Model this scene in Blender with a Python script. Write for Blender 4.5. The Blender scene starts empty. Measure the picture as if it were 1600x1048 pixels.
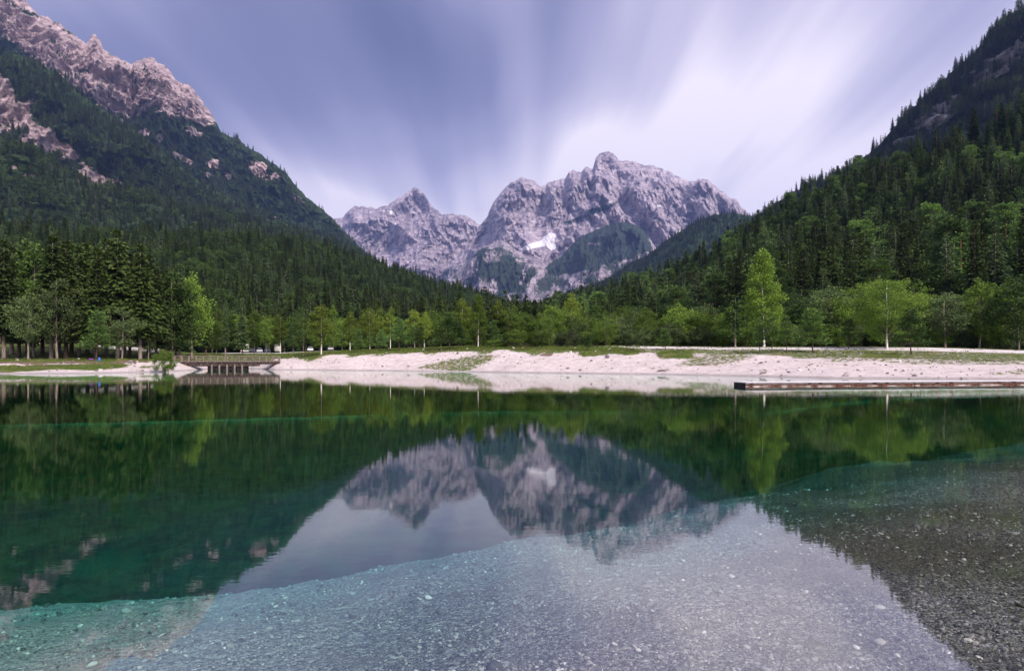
import bpy, math, random
import numpy as np
from mathutils import Vector

random.seed(7)
RNG = np.random.default_rng(11)
scene = bpy.context.scene
COL = scene.collection

# ------------------------------------------------------------------ camera
F = 1067.0          # focal length in units of the 1600-wide photograph
HZ = 560.0          # eye level in the photograph
CAMH = 1.8
cam_data = bpy.data.cameras.new('camera')
cam_data.sensor_width = 36.0
cam_data.lens = 36.0 * F / 1600.0
cam_data.shift_y = (HZ - 524.0) / 1600.0
cam_data.clip_start = 0.05
cam_data.clip_end = 40000
cam = bpy.data.objects.new('camera', cam_data)
COL.objects.link(cam)
cam.location = (0, 0, CAMH)
cam.rotation_euler = (math.radians(90), 0, 0)
scene.camera = cam

# ------------------------------------------------------------------ render / exposure
scene.view_settings.view_transform = 'Standard'
scene.view_settings.look = 'None'
scene.view_settings.exposure = 0.5
scene.view_settings.gamma = 1.0
scene.render.engine = 'CYCLES'
cy = scene.cycles
cy.use_denoising = True
try:
    cy.denoiser = 'OPENIMAGEDENOISE'
    cy.denoising_input_passes = 'RGB_ALBEDO_NORMAL'
    cy.denoising_prefilter = 'ACCURATE'
except Exception:
    pass
cy.max_bounces = 6
cy.diffuse_bounces = 2
cy.glossy_bounces = 2
cy.transmission_bounces = 2
cy.transparent_max_bounces = 12
cy.volume_bounces = 0
cy.caustics_reflective = False
cy.caustics_refractive = False
cy.sample_clamp_indirect = 4.0
cy.use_adaptive_sampling = True
cy.adaptive_threshold = 0.01

# ------------------------------------------------------------------ node helpers
class NT:
    def __init__(s, tree):
        s.t = tree
        tree.nodes.clear()
    def n(s, typ, **kw):
        nd = s.t.nodes.new(typ)
        for k, v in kw.items():
            setattr(nd, k, v)
        return nd
    def l(s, a, b):
        s.t.links.new(a, b)
    def val(s, sock, v):
        if isinstance(v, bpy.types.NodeSocket):
            s.l(v, sock)
        elif v is not None:
            sock.default_value = v
    def m(s, op, a, b=None, c=None, clamp=False):
        nd = s.n('ShaderNodeMath', operation=op, use_clamp=clamp)
        s.val(nd.inputs[0], a)
        if b is not None: s.val(nd.inputs[1], b)
        if c is not None: s.val(nd.inputs[2], c)
        return nd.outputs[0]
    def mix(s, f, a, b, blend='MIX'):
        nd = s.n('ShaderNodeMix', data_type='RGBA', blend_type=blend)
        s.val(nd.inputs[0], f)
        for i, v in ((6, a), (7, b)):
            if isinstance(v, tuple) and len(v) == 3: v = (*v, 1)
            s.val(nd.inputs[i], v)
        return nd.outputs[2]
    def mapr(s, v, a, b, c=0.0, d=1.0, smooth=True):
        nd = s.n('ShaderNodeMapRange', interpolation_type='SMOOTHSTEP' if smooth else 'LINEAR')
        s.val(nd.inputs[0], v)
        for i, x in zip((1, 2, 3, 4), (a, b, c, d)):
            s.val(nd.inputs[i], x)
        return nd.outputs[0]
    def noise(s, vec, scale, detail=4, rough=0.55, dist=0.0):
        nd = s.n('ShaderNodeTexNoise')
        if vec is not None: s.l(vec, nd.inputs['Vector'])
        nd.inputs['Scale'].default_value = scale
        nd.inputs['Detail'].default_value = detail
        nd.inputs['Roughness'].default_value = rough
        nd.inputs['Distortion'].default_value = dist
        return nd.outputs[0]
    def mapping(s, vec, scale=(1, 1, 1), rot=(0, 0, 0), loc=(0, 0, 0)):
        nd = s.n('ShaderNodeMapping')
        s.l(vec, nd.inputs[0])
        nd.inputs['Location'].default_value = loc
        nd.inputs['Rotation'].default_value = rot
        nd.inputs['Scale'].default_value = scale
        return nd.outputs[0]
    def attr(s, name):
        nd = s.n('ShaderNodeAttribute', attribute_name=name)
        return nd.outputs['Fac']
    def bump(s, h, strength, dist, normal=None):
        nd = s.n('ShaderNodeBump')
        nd.inputs['Strength'].default_value = strength
        nd.inputs['Distance'].default_value = dist
        s.l(h, nd.inputs['Height'])
        if normal is not None: s.l(normal, nd.inputs['Normal'])
        return nd.outputs[0]

def new_mat(name):
    m = bpy.data.materials.new(name)
    m.use_nodes = True
    return m, NT(m.node_tree)

def finish(nt, color, rough=0.9, normal=None, spec=0.2, metal=0.0, transl=None):
    b = nt.n('ShaderNodeBsdfPrincipled')
    nt.val(b.inputs['Base Color'], (*color, 1) if isinstance(color, tuple) else color)
    nt.val(b.inputs['Roughness'], rough)
    b.inputs['Specular IOR Level'].default_value = spec
    b.inputs['Metallic'].default_value = metal
    if normal is not None: nt.l(normal, b.inputs['Normal'])
    out = nt.n('ShaderNodeOutputMaterial')
    sh = b.outputs[0]
    if transl:
        t = nt.n('ShaderNodeBsdfTranslucent')
        nt.val(t.inputs['Color'], (*color, 1) if isinstance(color, tuple) else color)
        mx = nt.n('ShaderNodeMixShader')
        mx.inputs[0].default_value = transl
        nt.l(sh, mx.inputs[1]); nt.l(t.outputs[0], mx.inputs[2])
        sh = mx.outputs[0]
    nt.l(sh, out.inputs['Surface'])
    return b

# ------------------------------------------------------------------ world: dusk sky with long streaked cloud
SUN_AZ = math.atan2(0.75, -1.0)
SUN_EL = math.radians(38)
world = bpy.data.worlds.new('World')
scene.world = world
world.use_nodes = True
W = NT(world.node_tree)
tc = W.n('ShaderNodeTexCoord')
sky = W.n('ShaderNodeTexSky', sky_type='NISHITA')
sky.sun_disc = False
sky.sun_elevation = SUN_EL
sky.sun_rotation = SUN_AZ
sky.air_density = 1.0
sky.dust_density = 1.5
sky.ozone_density = 3.0
sep = W.n('ShaderNodeSeparateXYZ')
W.l(tc.outputs['Generated'], sep.inputs[0])
X, Y, Z = sep.outputs
az = W.m('ARCTAN2', X, Y)                      # world azimuth, 0 = down the valley
el = W.m('ARCSINE', Z)
zz = W.m('ADD', W.m('MAXIMUM', Z, 0.0), 0.13)
u = W.m('DIVIDE', X, zz); v = W.m('DIVIDE', Y, zz)
cmb = W.n('ShaderNodeCombineXYZ')
W.l(u, cmb.inputs[0]); W.l(v, cmb.inputs[1])
pl = cmb.outputs[0]
rz = math.radians(-5)
s1 = W.noise(W.mapping(pl, (1.5, 0.30, 1), (0, 0, rz), (3.3, 1.2, 0)), 1.0, 3, 0.5, 0.3)
s2 = W.noise(W.mapping(pl, (4.2, 0.32, 1), (0, 0, rz), (7.1, 4.0, 0)), 1.0, 2, 0.5, 0.2)
s3 = W.noise(W.mapping(pl, (0.9, 0.55, 1), (0, 0, rz), (1.7, 9.4, 0)), 1.0, 2, 0.5, 0.4)
st = W.m('ADD', W.m('MULTIPLY', W.m('SUBTRACT', s1, 0.5), 1.5), W.m('MULTIPLY', W.m('SUBTRACT', s2, 0.5), 0.55))
st = W.m('ADD', st, W.m('MULTIPLY', W.m('SUBTRACT', s3, 0.5), 1.0))
s4 = W.noise(W.mapping(pl, (10.5, 0.5, 1), (0, 0, rz), (2.1, 6.0, 0)), 1.0, 3, 0.55, 0.3)
st = W.m('ADD', st, W.m('MULTIPLY', W.m('SUBTRACT', s4, 0.5), 0.17))
def blob(a0, e0, ra, re, rot=0.0):
    """soft bank of cloud at azimuth a0, elevation e0 (degrees)"""
    da = W.m('SUBTRACT', az, math.radians(a0)); de = W.m('SUBTRACT', el, math.radians(e0))
    c, s = math.cos(math.radians(rot)), math.sin(math.radians(rot))
    p = W.m('ADD', W.m('MULTIPLY', da, c), W.m('MULTIPLY', de, s))
    q = W.m('SUBTRACT', W.m('MULTIPLY', de, c), W.m('MULTIPLY', da, s))
    r = W.m('ADD', W.m('POWER', W.m('ABSOLUTE', W.m('DIVIDE', p, math.radians(ra))), 2.0),
            W.m('POWER', W.m('ABSOLUTE', W.m('DIVIDE', q, math.radians(re))), 2.0))
    return W.m('EXPONENT', W.m('MULTIPLY', r, -1.0))
fac = W.m('ADD', 0.61, W.m('MULTIPLY', W.m('MULTIPLY', st, 0.78), W.mapr(el, 0.02, 0.3, 0.35, 1.0)))
fac = W.m('ADD', fac, W.m('MULTIPLY', W.mapr(el, math.radians(4), math.radians(24), 1.0, 0.0), 0.40))
fac = W.m('ADD', fac, W.m('MULTIPLY', W.mapr(az, math.radians(-8), math.radians(12), 0.0, 1.0), 0.22))
for a0, e0, ra, re, rot, k in (
        (-26, 22, 12, 9, 0, -0.42), (-8, 25, 8, 4, -35, -0.38), (-12, 13, 6, 4, -30, 0.18),
        (14, 20, 3.0, 10, -20, 0.22), (24, 20, 8, 2.6, 42, 0.22), (3, 27, 4, 6, 0, -0.18),
        (-18, 9, 6, 3, -30, 0.2), (20, 11, 9, 3, 0, -0.12), (6, 17, 4, 3, 0, 0.12), (33, 25, 6, 4, 0, -0.10)):
    fac = W.m('ADD', fac, W.m('MULTIPLY', blob(a0, e0, ra, re, rot), k))
fac = W.m('MINIMUM', W.m('MAXIMUM', fac, 0.0), 1.0)
ramp = W.n('ShaderNodeValToRGB')
W.l(fac, ramp.inputs[0])
cr = ramp.color_ramp
cr.elements[0].position = 0.0; cr.elements[0].color = (0.11, 0.12, 0.22, 1)
cr.elements[1].position = 1.0; cr.elements[1].color = (0.93, 0.84, 0.91, 1)
for p, c in ((0.35, (0.20, 0.20, 0.33)), (0.62, (0.37, 0.345, 0.50)), (0.82, (0.60, 0.55, 0.69))):
    e = cr.elements.new(p); e.color = (*c, 1)
vm = W.n('ShaderNodeVectorMath', operation='SCALE')
W.l(ramp.outputs[0], vm.inputs[0]); vm.inputs['Scale'].default_value = 10.0
skyc = W.mix(0.90, sky.outputs[0], vm.outputs[0])
bg = W.n('ShaderNodeBackground')
W.l(skyc, bg.inputs[0]); bg.inputs[1].default_value = 0.1
wo = W.n('ShaderNodeOutputWorld')
W.l(bg.outputs[0], wo.inputs[0])

sun_data = bpy.data.lights.new('sun', 'SUN')
sun_data.energy = 3.4
sun_data.angle = math.radians(12)
sun_data.color = (1.0, 0.86, 0.80)
sun = bpy.data.objects.new('sun', sun_data)
COL.objects.link(sun)
sdir = Vector((math.sin(SUN_AZ) * math.cos(SUN_EL), math.cos(SUN_AZ) * math.cos(SUN_EL), math.sin(SUN_EL)))
sun.rotation_euler = sdir.to_track_quat('Z', 'Y').to_euler()
sun.location = (60, -80, 90)

# ------------------------------------------------------------------ numpy noise
_perm = np.random.default_rng(3).permutation(256)
_perm = np.concatenate([_perm, _perm, _perm])
_g = np.random.default_rng(5).normal(size=(256, 3))
_g /= np.linalg.norm(_g, axis=1)[:, None]
def pn(x, y, z=0.0):
    x, y, z = np.broadcast_arrays(np.asarray(x, float), np.asarray(y, float), np.asarray(z, float))
    xi, yi, zi = np.floor(x).astype(int), np.floor(y).astype(int), np.floor(z).astype(int)
    xf, yf, zf = x - xi, y - yi, z - zi
    fd = lambda t: t * t * t * (t * (t * 6 - 15) + 10)
    u_, v_, w_ = fd(xf), fd(yf), fd(zf)
    xi &= 255; yi &= 255; zi &= 255
    def gr(a, b, c):
        h = _perm[_perm[_perm[(xi + a) & 255] + ((yi + b) & 255)] + ((zi + c) & 255)]
        g = _g[h]
        return g[..., 0] * (xf - a) + g[..., 1] * (yf - b) + g[..., 2] * (zf - c)
    l = lambda a, b, t: a + t * (b - a)
    return 1.6 * l(l(l(gr(0,0,0), gr(1,0,0), u_), l(gr(0,1,0), gr(1,1,0), u_), v_),
                   l(l(gr(0,0,1), gr(1,0,1), u_), l(gr(0,1,1), gr(1,1,1), u_), v_), w_)
def fbm(x, y, z=0.0, o=5, g=0.5):
    s, a = 0, 1.0
    for i in range(o):
        s = s + a * pn(x * 2**i + 17.3 * i, y * 2**i - 9.1 * i, z * 2**i + 3.7 * i); a *= g
    return s
def ridged(x, y, z=0.0, o=5, g=0.5):
    s, a, w = 0, 1.0, 1.0
    for i in range(o):
        r = 1 - np.abs(pn(x * 2.03**i + 31.7 * i, y * 2.03**i - 5.1 * i, z * 2.03**i + 7.7 * i)) * 1.3
        r = np.clip(r, 0, 1) ** 2 * w
        w = np.clip(r * 1.6, 0, 1)
        s = s + a * r; a *= g
    return s
def sst(a, b, x):
    t = np.clip((x - a) / (b - a), 0, 1); return t * t * (3 - 2 * t)
def in_poly(px, py, poly):
    inside = np.zeros(px.shape, bool)
    n = len(poly); j = n - 1
    for i in range(n):
        xi, yi = poly[i]; xj, yj = poly[j]
        c = ((yi > py) != (yj > py)) & (px < (xj - xi) * (py - yi) / ((yj - yi) or 1e-9) + xi)
        inside ^= c; j = i
    return inside
def soft_poly(px, py, poly, rx, ry):
    s = 0
    for a in (-1, -.5, 0, .5, 1):
        for b in (-1, 0, 1):
            s = s + in_poly(px + a * rx, py + b * ry, poly)
    return s / 15.0
def at(px, y, d):
    return np.array([(px - 800) / F * d, d, CAMH + (HZ - y) / F * d])

# ------------------------------------------------------------------ mesh helpers
def mesh_np(name, verts, faces, mats=(), smooth=True, attrs=None, face_mat=None):
    """verts (N,3); faces (M,k) int array, or list of such arrays with different k"""
    if not isinstance(faces, (list, tuple)): faces = [faces]
    faces = [np.asarray(f, np.int32) for f in faces if len(f)]
    me = bpy.data.meshes.new(name)
    me.vertices.add(len(verts))
    me.vertices.foreach_set('co', np.asarray(verts, np.float32).ravel())
    loops = np.concatenate([f.ravel() for f in faces])
    tot = np.concatenate([np.full(len(f), f.shape[1], np.int32) for f in faces])
    st_ = np.concatenate([[0], np.cumsum(tot)[:-1]]).astype(np.int32)
    me.loops.add(len(loops)); me.loops.foreach_set('vertex_index', loops)
    me.polygons.add(len(tot)); me.polygons.foreach_set('loop_start', st_)
    try: me.polygons.foreach_set('loop_total', tot)
    except Exception: pass
    me.polygons.foreach_set('use_smooth', np.full(len(tot), smooth))
    if face_mat is not None: me.polygons.foreach_set('material_index', np.asarray(face_mat, np.int32))
    me.update(calc_edges=True)
    for k, a in (attrs or {}).items():
        at_ = me.attributes.new(k, 'FLOAT', 'POINT')
        at_.data.foreach_set('value', np.asarray(a, np.float32).ravel())
    for m in mats: me.materials.append(m)
    return me
def link(name, me, parent=None, **props):
    o = bpy.data.objects.new(name, me); COL.objects.link(o)
    if parent is not None: o.parent = parent
    for k, v_ in props.items(): o[k] = v_
    return o
def empty(name, loc, rz_=0.0, sc=1.0, **props):
    o = bpy.data.objects.new(name, None); COL.objects.link(o)
    o.empty_display_size = 0.3
    o.location = loc; o.rotation_euler = (0, 0, rz_)
    o.scale = (sc, sc, sc) if not isinstance(sc, (tuple, list)) else sc
    for k, v_ in props.items(): o[k] = v_
    return o
def grid_faces(nu, nv):
    i = np.arange(nu - 1)[None, :]; j = np.arange(nv - 1)[:, None]
    a = j * nu + i
    return np.stack([a, a + 1, a + 1 + nu, a + nu], -1).reshape(-1, 4)

class MB:
    """collects boxes, tubes and polygons into one mesh"""
    def __init__(s): s.v = []; s.f = []; s.m = []
    def add(s, vs, fs, mi=0):
        b = len(s.v); s.v += [tuple(p) for p in vs]
        s.f += [tuple(i + b for i in f) for f in fs]; s.m += [mi] * len(fs)
    def box(s, c, size, rz_=0.0, mi=0, bev=0.0, rx=0.0, taper=1.0):
        hx, hy, hz = (k / 2 for k in size)
        b = min(bev, hx * .45, hy * .45, hz * .45)
        vs = []
        if b <= 0:
            for z in (-1, 1):
                k = taper if z > 0 else 1.0
                for x, y in ((-1, -1), (1, -1), (1, 1), (-1, 1)): vs.append((x * hx * k, y * hy * k, z * hz))
            fs = [(3, 2, 1, 0), (4, 5, 6, 7), (0, 1, 5, 4), (1, 2, 6, 5), (2, 3, 7, 6), (3, 0, 4, 7)]
        else:
            rings = [(-hz, b, b), (-hz + b, 0, 0), (hz - b, 0, 0), (hz, b, b)]
            for z, ix, iy in rings:
                X_, Y_ = hx - ix, hy - iy; c_ = b if ix == 0 else b * .5
                for x, y in ((-X_ + c_, -Y_), (X_ - c_, -Y_), (X_, -Y_ + c_), (X_, Y_ - c_), (X_ - c_, Y_), (-X_ + c_, Y_), (-X_, Y_ - c_), (-X_, -Y_ + c_)):
                    vs.append((x, y, z))
            fs = [tuple(range(7, -1, -1)), tuple(range(24, 32))]
            for r in range(3):
                for i in range(8):
                    j = (i + 1) % 8; fs.append((r * 8 + i, r * 8 + j, r * 8 + 8 + j, r * 8 + 8 + i))
        cz, sz = math.cos(rz_), math.sin(rz_); cx, sx = math.cos(rx), math.sin(rx)
        out = []
        for x, y, z in vs:
            y, z = y * cx - z * sx, y * sx + z * cx
            out.append((c[0] + x * cz - y * sz, c[1] + x * sz + y * cz, c[2] + z))
        s.add(out, fs, mi)
    def tube(s, pts, rad, n=8, mi=0, cap=True):
        pts = [Vector(p) for p in pts]; rings = []
        for i, p in enumerate(pts):
            t = (pts[min(i + 1, len(pts) - 1)] - pts[max(i - 1, 0)]).normalized()
            a = t.cross(Vector((0, 0, 1)) if abs(t.z) < .9 else Vector((1, 0, 0))).normalized(); b = t.cross(a)
            r = rad[i] if isinstance(rad, (list, tuple)) else rad
            rings += [p + a * math.cos(2 * math.pi * k / n) * r + b * math.sin(2 * math.pi * k / n) * r for k in range(n)]
        fs = []
        for i in range(len(pts) - 1):
            for k in range(n):
                k2 = (k + 1) % n; fs.append((i * n + k, i * n + k2, i * n + n + k2, i * n + n + k))
        if cap: fs += [tuple(range(n - 1, -1, -1)), tuple(range((len(pts) - 1) * n, len(pts) * n))]
        s.add(rings, fs, mi)
    def mesh(s, name, mats, smooth=False):
        me = bpy.data.meshes.new(name); me.from_pydata(s.v, [], s.f); me.update()
        for m in mats: me.materials.append(m)
        me.polygons.foreach_set('material_index', s.m)
        me.polygons.foreach_set('use_smooth', [smooth] * len(s.f))
        return me
    def arrays(s):
        return np.array(s.v, float), s.f

# ------------------------------------------------------------------ ground: lake bed, beach, meadow
PX = np.array([-400, 0, 130, 250, 300, 330, 355, 385, 430, 500, 640, 800, 1000, 1150, 1300, 1450, 1600, 2000], float)
WL = np.array([584.6, 584, 583.7, 581, 578.3, 576.2, 575, 575.5, 577.5, 578, 579.5, 582, 584.5, 587.5, 591, 592.4, 593.4, 595])
WD = CAMH * F / (WL - HZ)
AA = [(90,563),(91,564),(92,563),(101,562),(113,566),(123,571),(130,570),(129,568),(117,561),(113,556),(108,551),(100,547),(89,551),(82,555),(76,560),(72,563),(70,566),(66,566)]
BB = [(103,560),(104,560),(104,559),(112,559),(120,560),(130,561),(136,559),(134,558.5),(125,558),(122,552),(118,546),(110,543.5),(98,545),(92,547),(88,549),(85,552),(82,556),(78,556)]
CC = [(130,538),(130,538),(130,538),(135,545),(150,553),(150,553),(150,553),(150,553),(150,553),(150,549),(150,543),(140,538),(104,541),(98,542.5),(96,542.5),(93,543),(90,547.5),(88,547)]
def zt(t): return np.array([CAMH + (HZ - y) / F * d for d, y in t])
AD, BD, CD = (np.array([d for d, _ in t], float) for t in (AA, BB, CC))
AZ, BZ, CZ = zt(AA), zt(BB), zt(CC)
def shelf_e(x, y): return y - (10.0 + 0.66 * x) + 0.8 * fbm(x / 3.5, y / 3.5, 2.0, 4) + .9 * fbm(x / 9, y / 9, 12.0, 2)
def streak(x, y, px):
    rd = np.interp(px, [-400, 0, 300, 500, 700, 1000, 1600, 2000], [38, 39, 41.8, 44.5, 48.8, 50, 51.3, 52]) + 0.5 * fbm(x / 16, 7.7, 0, 3)
    g = np.clip(.45 + 1.5 * fbm(x / 13, y / 6, 5, 3) + .6 * (px < 560), 0, 1)
    return np.exp(-((y - rd) / .45) ** 2) * g, rd
def H(x, y, detail=True):
    x = np.asarray(x, float); y = np.asarray(y, float)
    px = 800 + F * x / np.maximum(y, 40.0)
    wig = 1.2 * fbm(x / 9, 0.3, 1.0, 3) if detail else 0.0
    wd = np.interp(px, PX, WD) + wig
    ad, bd, cd = (np.interp(px, PX, t) for t in (AD, BD, CD))
    az_, bz, cz = (np.interp(px, PX, t) for t in (AZ, BZ, CZ))
    # water side
    e = shelf_e(x, y)
    ed = np.interp(x, [-8, 0, 8], [.72, .74, .55])
    dep = np.where(e < 0, np.clip(ed + e * 0.10, 0.05, ed), 0.0)
    dep = np.where(e < 0, dep, ed) + (3.2 - ed) * sst(-2.6, 7.0 + np.clip(x, 0, 10) * .5, e) - .10 * sst(-2.6, 0, e) + .10 * sst(0, 2, e)
    far = 0.04 + np.clip(wd - y, 0, 100) * 0.13
    dep = np.minimum(dep, far)
    pl_, rd = streak(x, y, px)
    dep = dep - 1.2 * np.exp(-((y - rd) / 1.6) ** 2) * (dep > 2.9)
    zb = -dep + 0.05 * fbm(x / .9, y / .9, 0, 3) * sst(0.1, 0.5, dep)
    zb = np.where(y < 1.2, -0.06 + (1.2 - y) * 0.11, zb)
    # land side, piecewise through the surveyed points
    t1 = np.clip((y - wd) / (ad - wd), 0, 1); t2 = np.clip((y - ad) / (bd - ad), 0, 1); t3 = np.clip((y - bd) / (cd - bd), 0, 1)
    zl = az_ * (t1 * 0.75 + 0.25 * t1 ** 2) + (bz - az_) * t2 + (cz - bz) * t3 + np.clip(y - cd, 0, 2000) * 0.012
    if detail:
        k = sst(0, 2.5, y - wd) * (1 - sst(-2, 5, y - bd) * .93)
        zl = zl + k * (0.15 * fbm(x / 7, y / 5, 3.3, 4) + 0.05 * fbm(x / 1.3, y / 1.3, 1.3, 2))
    return np.where(y > wd, np.maximum(zl, 0.0) + 0.01, zb)
def hz1(x, y): return float(H(np.array([x]), np.array([y]))[0])

rows = np.concatenate([np.arange(-14, 2.8, 0.4), np.arange(2.8, 12, 0.13), np.arange(12, 45, 0.3), np.arange(45, 142, 0.45), 142 * 1.06 ** np.arange(0, 74)])
tt = np.linspace(-1, 1, 760)
us = 0.62 * tt + 0.28 * tt ** 3 + 3.1 * tt ** 9
GY, GU = np.meshgrid(rows, us, indexing='ij')
GX = GU * (GY + 20)
GZ = H(GX, GY)
gpx = 800 + F * GX / np.maximum(GY, 30.0)
gpy = HZ - (GZ - CAMH) * F / np.maximum(GY, 2.0)
wdv = np.interp(gpx, PX, WD); adv = np.interp(gpx, PX, AD); bdv = np.interp(gpx, PX, BD); cdv = np.interp(gpx, PX, CD)
nz = fbm(GX / 6, GY / 6, 9.0, 4)
grass = sst(-3.5, 2.5, GY - adv + 2.5 * nz)
grass *= np.where(gpx > 1000, 0.60, 1.0)
for poly, rx, ry, k in (
        ([(640, 584), (650, 572), (700, 560), (745, 553), (790, 553), (770, 565), (735, 582), (700, 584)], 8, 2, .56),
        ([(1040, 575), (1070, 556), (1120, 549), (1190, 548), (1185, 560), (1130, 572)], 12, 2, .52),
        ([(1020, 548), (1090, 545), (1085, 560), (1030, 561)], 8, 2, .9),
        ([(1270, 556), (1600, 553), (1900, 553), (1900, 577), (1600, 573), (1420, 572), (1350, 566), (1285, 570)], 16, 3, .50),
        ([(1500, 588), (1600, 573), (1800, 573), (1750, 590)], 16, 3, .5),
        ([(900, 549), (940, 549), (945, 556), (905, 557)], 5, 2, .9),
        ([(-200, 569), (60, 570), (130, 568), (200, 567), (205, 573), (150, 579), (90, 577), (0, 583), (-200, 582)], 10, 1.5, .95),
        ([(215, 570), (245, 568), (240, 577), (215, 577)], 5, 2, .6)):
    grass = np.maximum(grass, soft_poly(gpx, gpy, poly, rx, ry) * k)
grass = np.where(GY < wdv + 0.8, 0, grass)
grass = np.maximum(grass, sst(1.0, 2.0, GY - cdv) * 1.3)
# pale gravel tracks and the car park
path = np.zeros_like(GX)
path = np.maximum(path, sst(770, 830, gpx) * sst(-5.2, -4.4, GY - cdv) * (1 - sst(-0.2, 0.6, GY - cdv)))
path = np.maximum(path, sst(110, 150, gpx) * (1 - sst(235, 260, gpx)) * sst(124, 126, GY) * (1 - sst(138, 141, GY)))
path = np.maximum(path, sst(330, 370, gpx) * (1 - sst(520, 560, gpx)) * sst(176, 180, GY) * (1 - sst(205, 212, GY)))
dirt = (1 - sst(215, 255, gpx)) * sst(-4, -1, GY - adv + nz) * (1 - sst(3, 10, GY - bdv))
dirt = np.maximum(dirt, .8 * soft_poly(gpx, gpy, [(1340, 549), (1420, 549), (1410, 561), (1350, 560)], 10, 2))
dirt = np.maximum(dirt, .9 * soft_poly(gpx, gpy, [(838, 556), (860, 548), (868, 549), (862, 557)], 4, 1))
deep = sst(-1.6, 2.6, shelf_e(GX, GY) + 1.3 * fbm(GX / 1.3, GY / 1.3, 6.0, 4)) * (GZ < 0)
deep = np.where(GY < 32, deep, deep * sst(-.84, -1.10, GZ))
deep = deep * (1 - 1.0 * np.clip(streak(GX, GY, 800 + F * GX / np.maximum(GY, 40.0))[0], 0, 1))
wet = (GZ < 0.22).astype(float)

m, nt = new_mat('shore_ground')
geo = nt.n('ShaderNodeNewGeometry'); P = geo.outputs['Position']
n_f = nt.noise(P, 1.7, 5, 0.65); n_c = nt.noise(P, 0.35, 4, 0.6); n_x = nt.noise(P, 7.0, 4, 0.7)
def vor(scale, feat='F1', rnd=1.0):
    nd = nt.n('ShaderNodeTexVoronoi', feature=feat); nt.l(P, nd.inputs['Vector'])
    nd.inputs['Scale'].default_value = scale; nd.inputs['Randomness'].default_value = rnd
    return nd
va, vb, vc = vor(22.0), vor(58.0), vor(130.0)
def cellgrey(v_, lo, hi, warm=(1.0, .97, .9)):
    s_ = nt.n('ShaderNodeSeparateColor'); nt.l(v_.outputs['Color'], s_.inputs[0])
    k_ = nt.m('POWER', s_.outputs[0], 1.7)
    g = nt.m('ADD', lo, nt.m('MULTIPLY', k_, hi - lo))
    cc = nt.n('ShaderNodeCombineColor')
    nt.l(g, cc.inputs[0]); nt.l(nt.m('MULTIPLY', g, nt.m('ADD', .93, nt.m('MULTIPLY', s_.outputs[1], .08))), cc.inputs[1])
    nt.l(nt.m('MULTIPLY', g, nt.m('ADD', .78, nt.m('MULTIPLY', s_.outputs[2], .26))), cc.inputs[2])
    return cc.outputs[0], s_.outputs[1]
ca, ra_ = cellgrey(va, .05, .50); cb_, rb_ = cellgrey(vb, .03, .50); cc_, _ = cellgrey(vc, .02, .46)
bedc = nt.mix(nt.m('GREATER_THAN', rb_, 0.5), cc_, cb_)
bedc = nt.mix(nt.m('GREATER_THAN', ra_, 0.84), bedc, ca)
sxb = nt.n('ShaderNodeSeparateXYZ'); nt.l(P, sxb.inputs[0])
silt_dim = nt.mapr(nt.m('ADD', nt.m('SUBTRACT', sxb.outputs[0], nt.m('MULTIPLY', sxb.outputs[1], .18)), nt.m('MULTIPLY', n_c, 3.0)), 1.2, 3.6, .22, .80)  # silt, plus bed colour darkened rightward to mimic water without sky reflection
bedc = nt.mix(nt.m('MULTIPLY', silt_dim, nt.mapr(n_c, .36, .56, 0.35, 1.0)), bedc, (.05, .042, .026))
bedc = nt.mix(nt.mapr(nt.noise(P, 1.1, 3, .6), .52, .68, 0, .6), bedc, (.09, .085, .07))
bedc = nt.mix(nt.mapr(nt.m('ADD', sxb.outputs[0], nt.m('MULTIPLY', n_c, 2.0)), .8, -2.6, 0, .42), bedc, nt.mix(rb_, (.30, .31, .26), (.68, .68, .60)))
algae = nt.mix(nt.mapr(n_f, .4, .62), (.010, .022, .013), (.075, .085, .045))
algae = nt.mix(nt.mapr(n_c, .5, .7, 0, .8), algae, (.12, .12, .07))
bedc = nt.mix(nt.m('MULTIPLY', nt.attr('deep'), 0.9), bedc, algae)
sand = nt.mix(nt.mapr(n_f, .35, .7), (.62, .55, .525), (.77, .70, .675))
sand = nt.mix(nt.mapr(n_x, .60, .72, 0, .55), sand, (.30, .26, .22))
sand = nt.mix(nt.mapr(n_c, .5, .72, 0, .5), sand, (.50, .44, .41))
sand = nt.mix(nt.mapr(nt.noise(nt.mapping(P, (.5, 1.6, 1)), 1.0, 5, .7), .52, .66, 0, .45), sand, (.36, .32, .29))
gr = nt.mix(nt.mapr(n_f, .35, .65), (.055, .10, .018), (.13, .17, .035))
gr = nt.mix(nt.mapr(n_c, .45, .7, 0, .7), gr, (.19, .17, .06))
dr = nt.mix(nt.mapr(n_f, .35, .65), (.13, .085, .06), (.26, .19, .15))
thr = nt.m('ADD', nt.m('MULTIPLY', n_f, .62), nt.m('MULTIPLY', n_x, .38))
def mask(name, w=.07):
    a = nt.attr(name)
    return nt.mapr(nt.m('ADD', nt.m('SUBTRACT', a, .5), nt.m('MULTIPLY', nt.m('SUBTRACT', thr, .5), 1.7)), -w, w)
land = nt.mix(mask('dirt'), sand, dr)
land = nt.mix(mask('grass'), land, gr)
pth = nt.mix(nt.mapr(n_f, .3, .7), (.62, .58, .55), (.78, .74, .71))
land = nt.mix(nt.mapr(nt.attr('path'), .3, .6), land, pth)
colr = nt.mix(nt.mapr(nt.n('ShaderNodeSeparateXYZ').outputs[2], 0, 1), land, land)
sepg = nt.n('ShaderNodeSeparateXYZ'); nt.l(P, sepg.inputs[0])
under = nt.mapr(sepg.outputs[2], 0.02, -0.05)
damp = nt.mapr(sepg.outputs[2], 0.04, 0.22, 0.62, 1.0)
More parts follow.
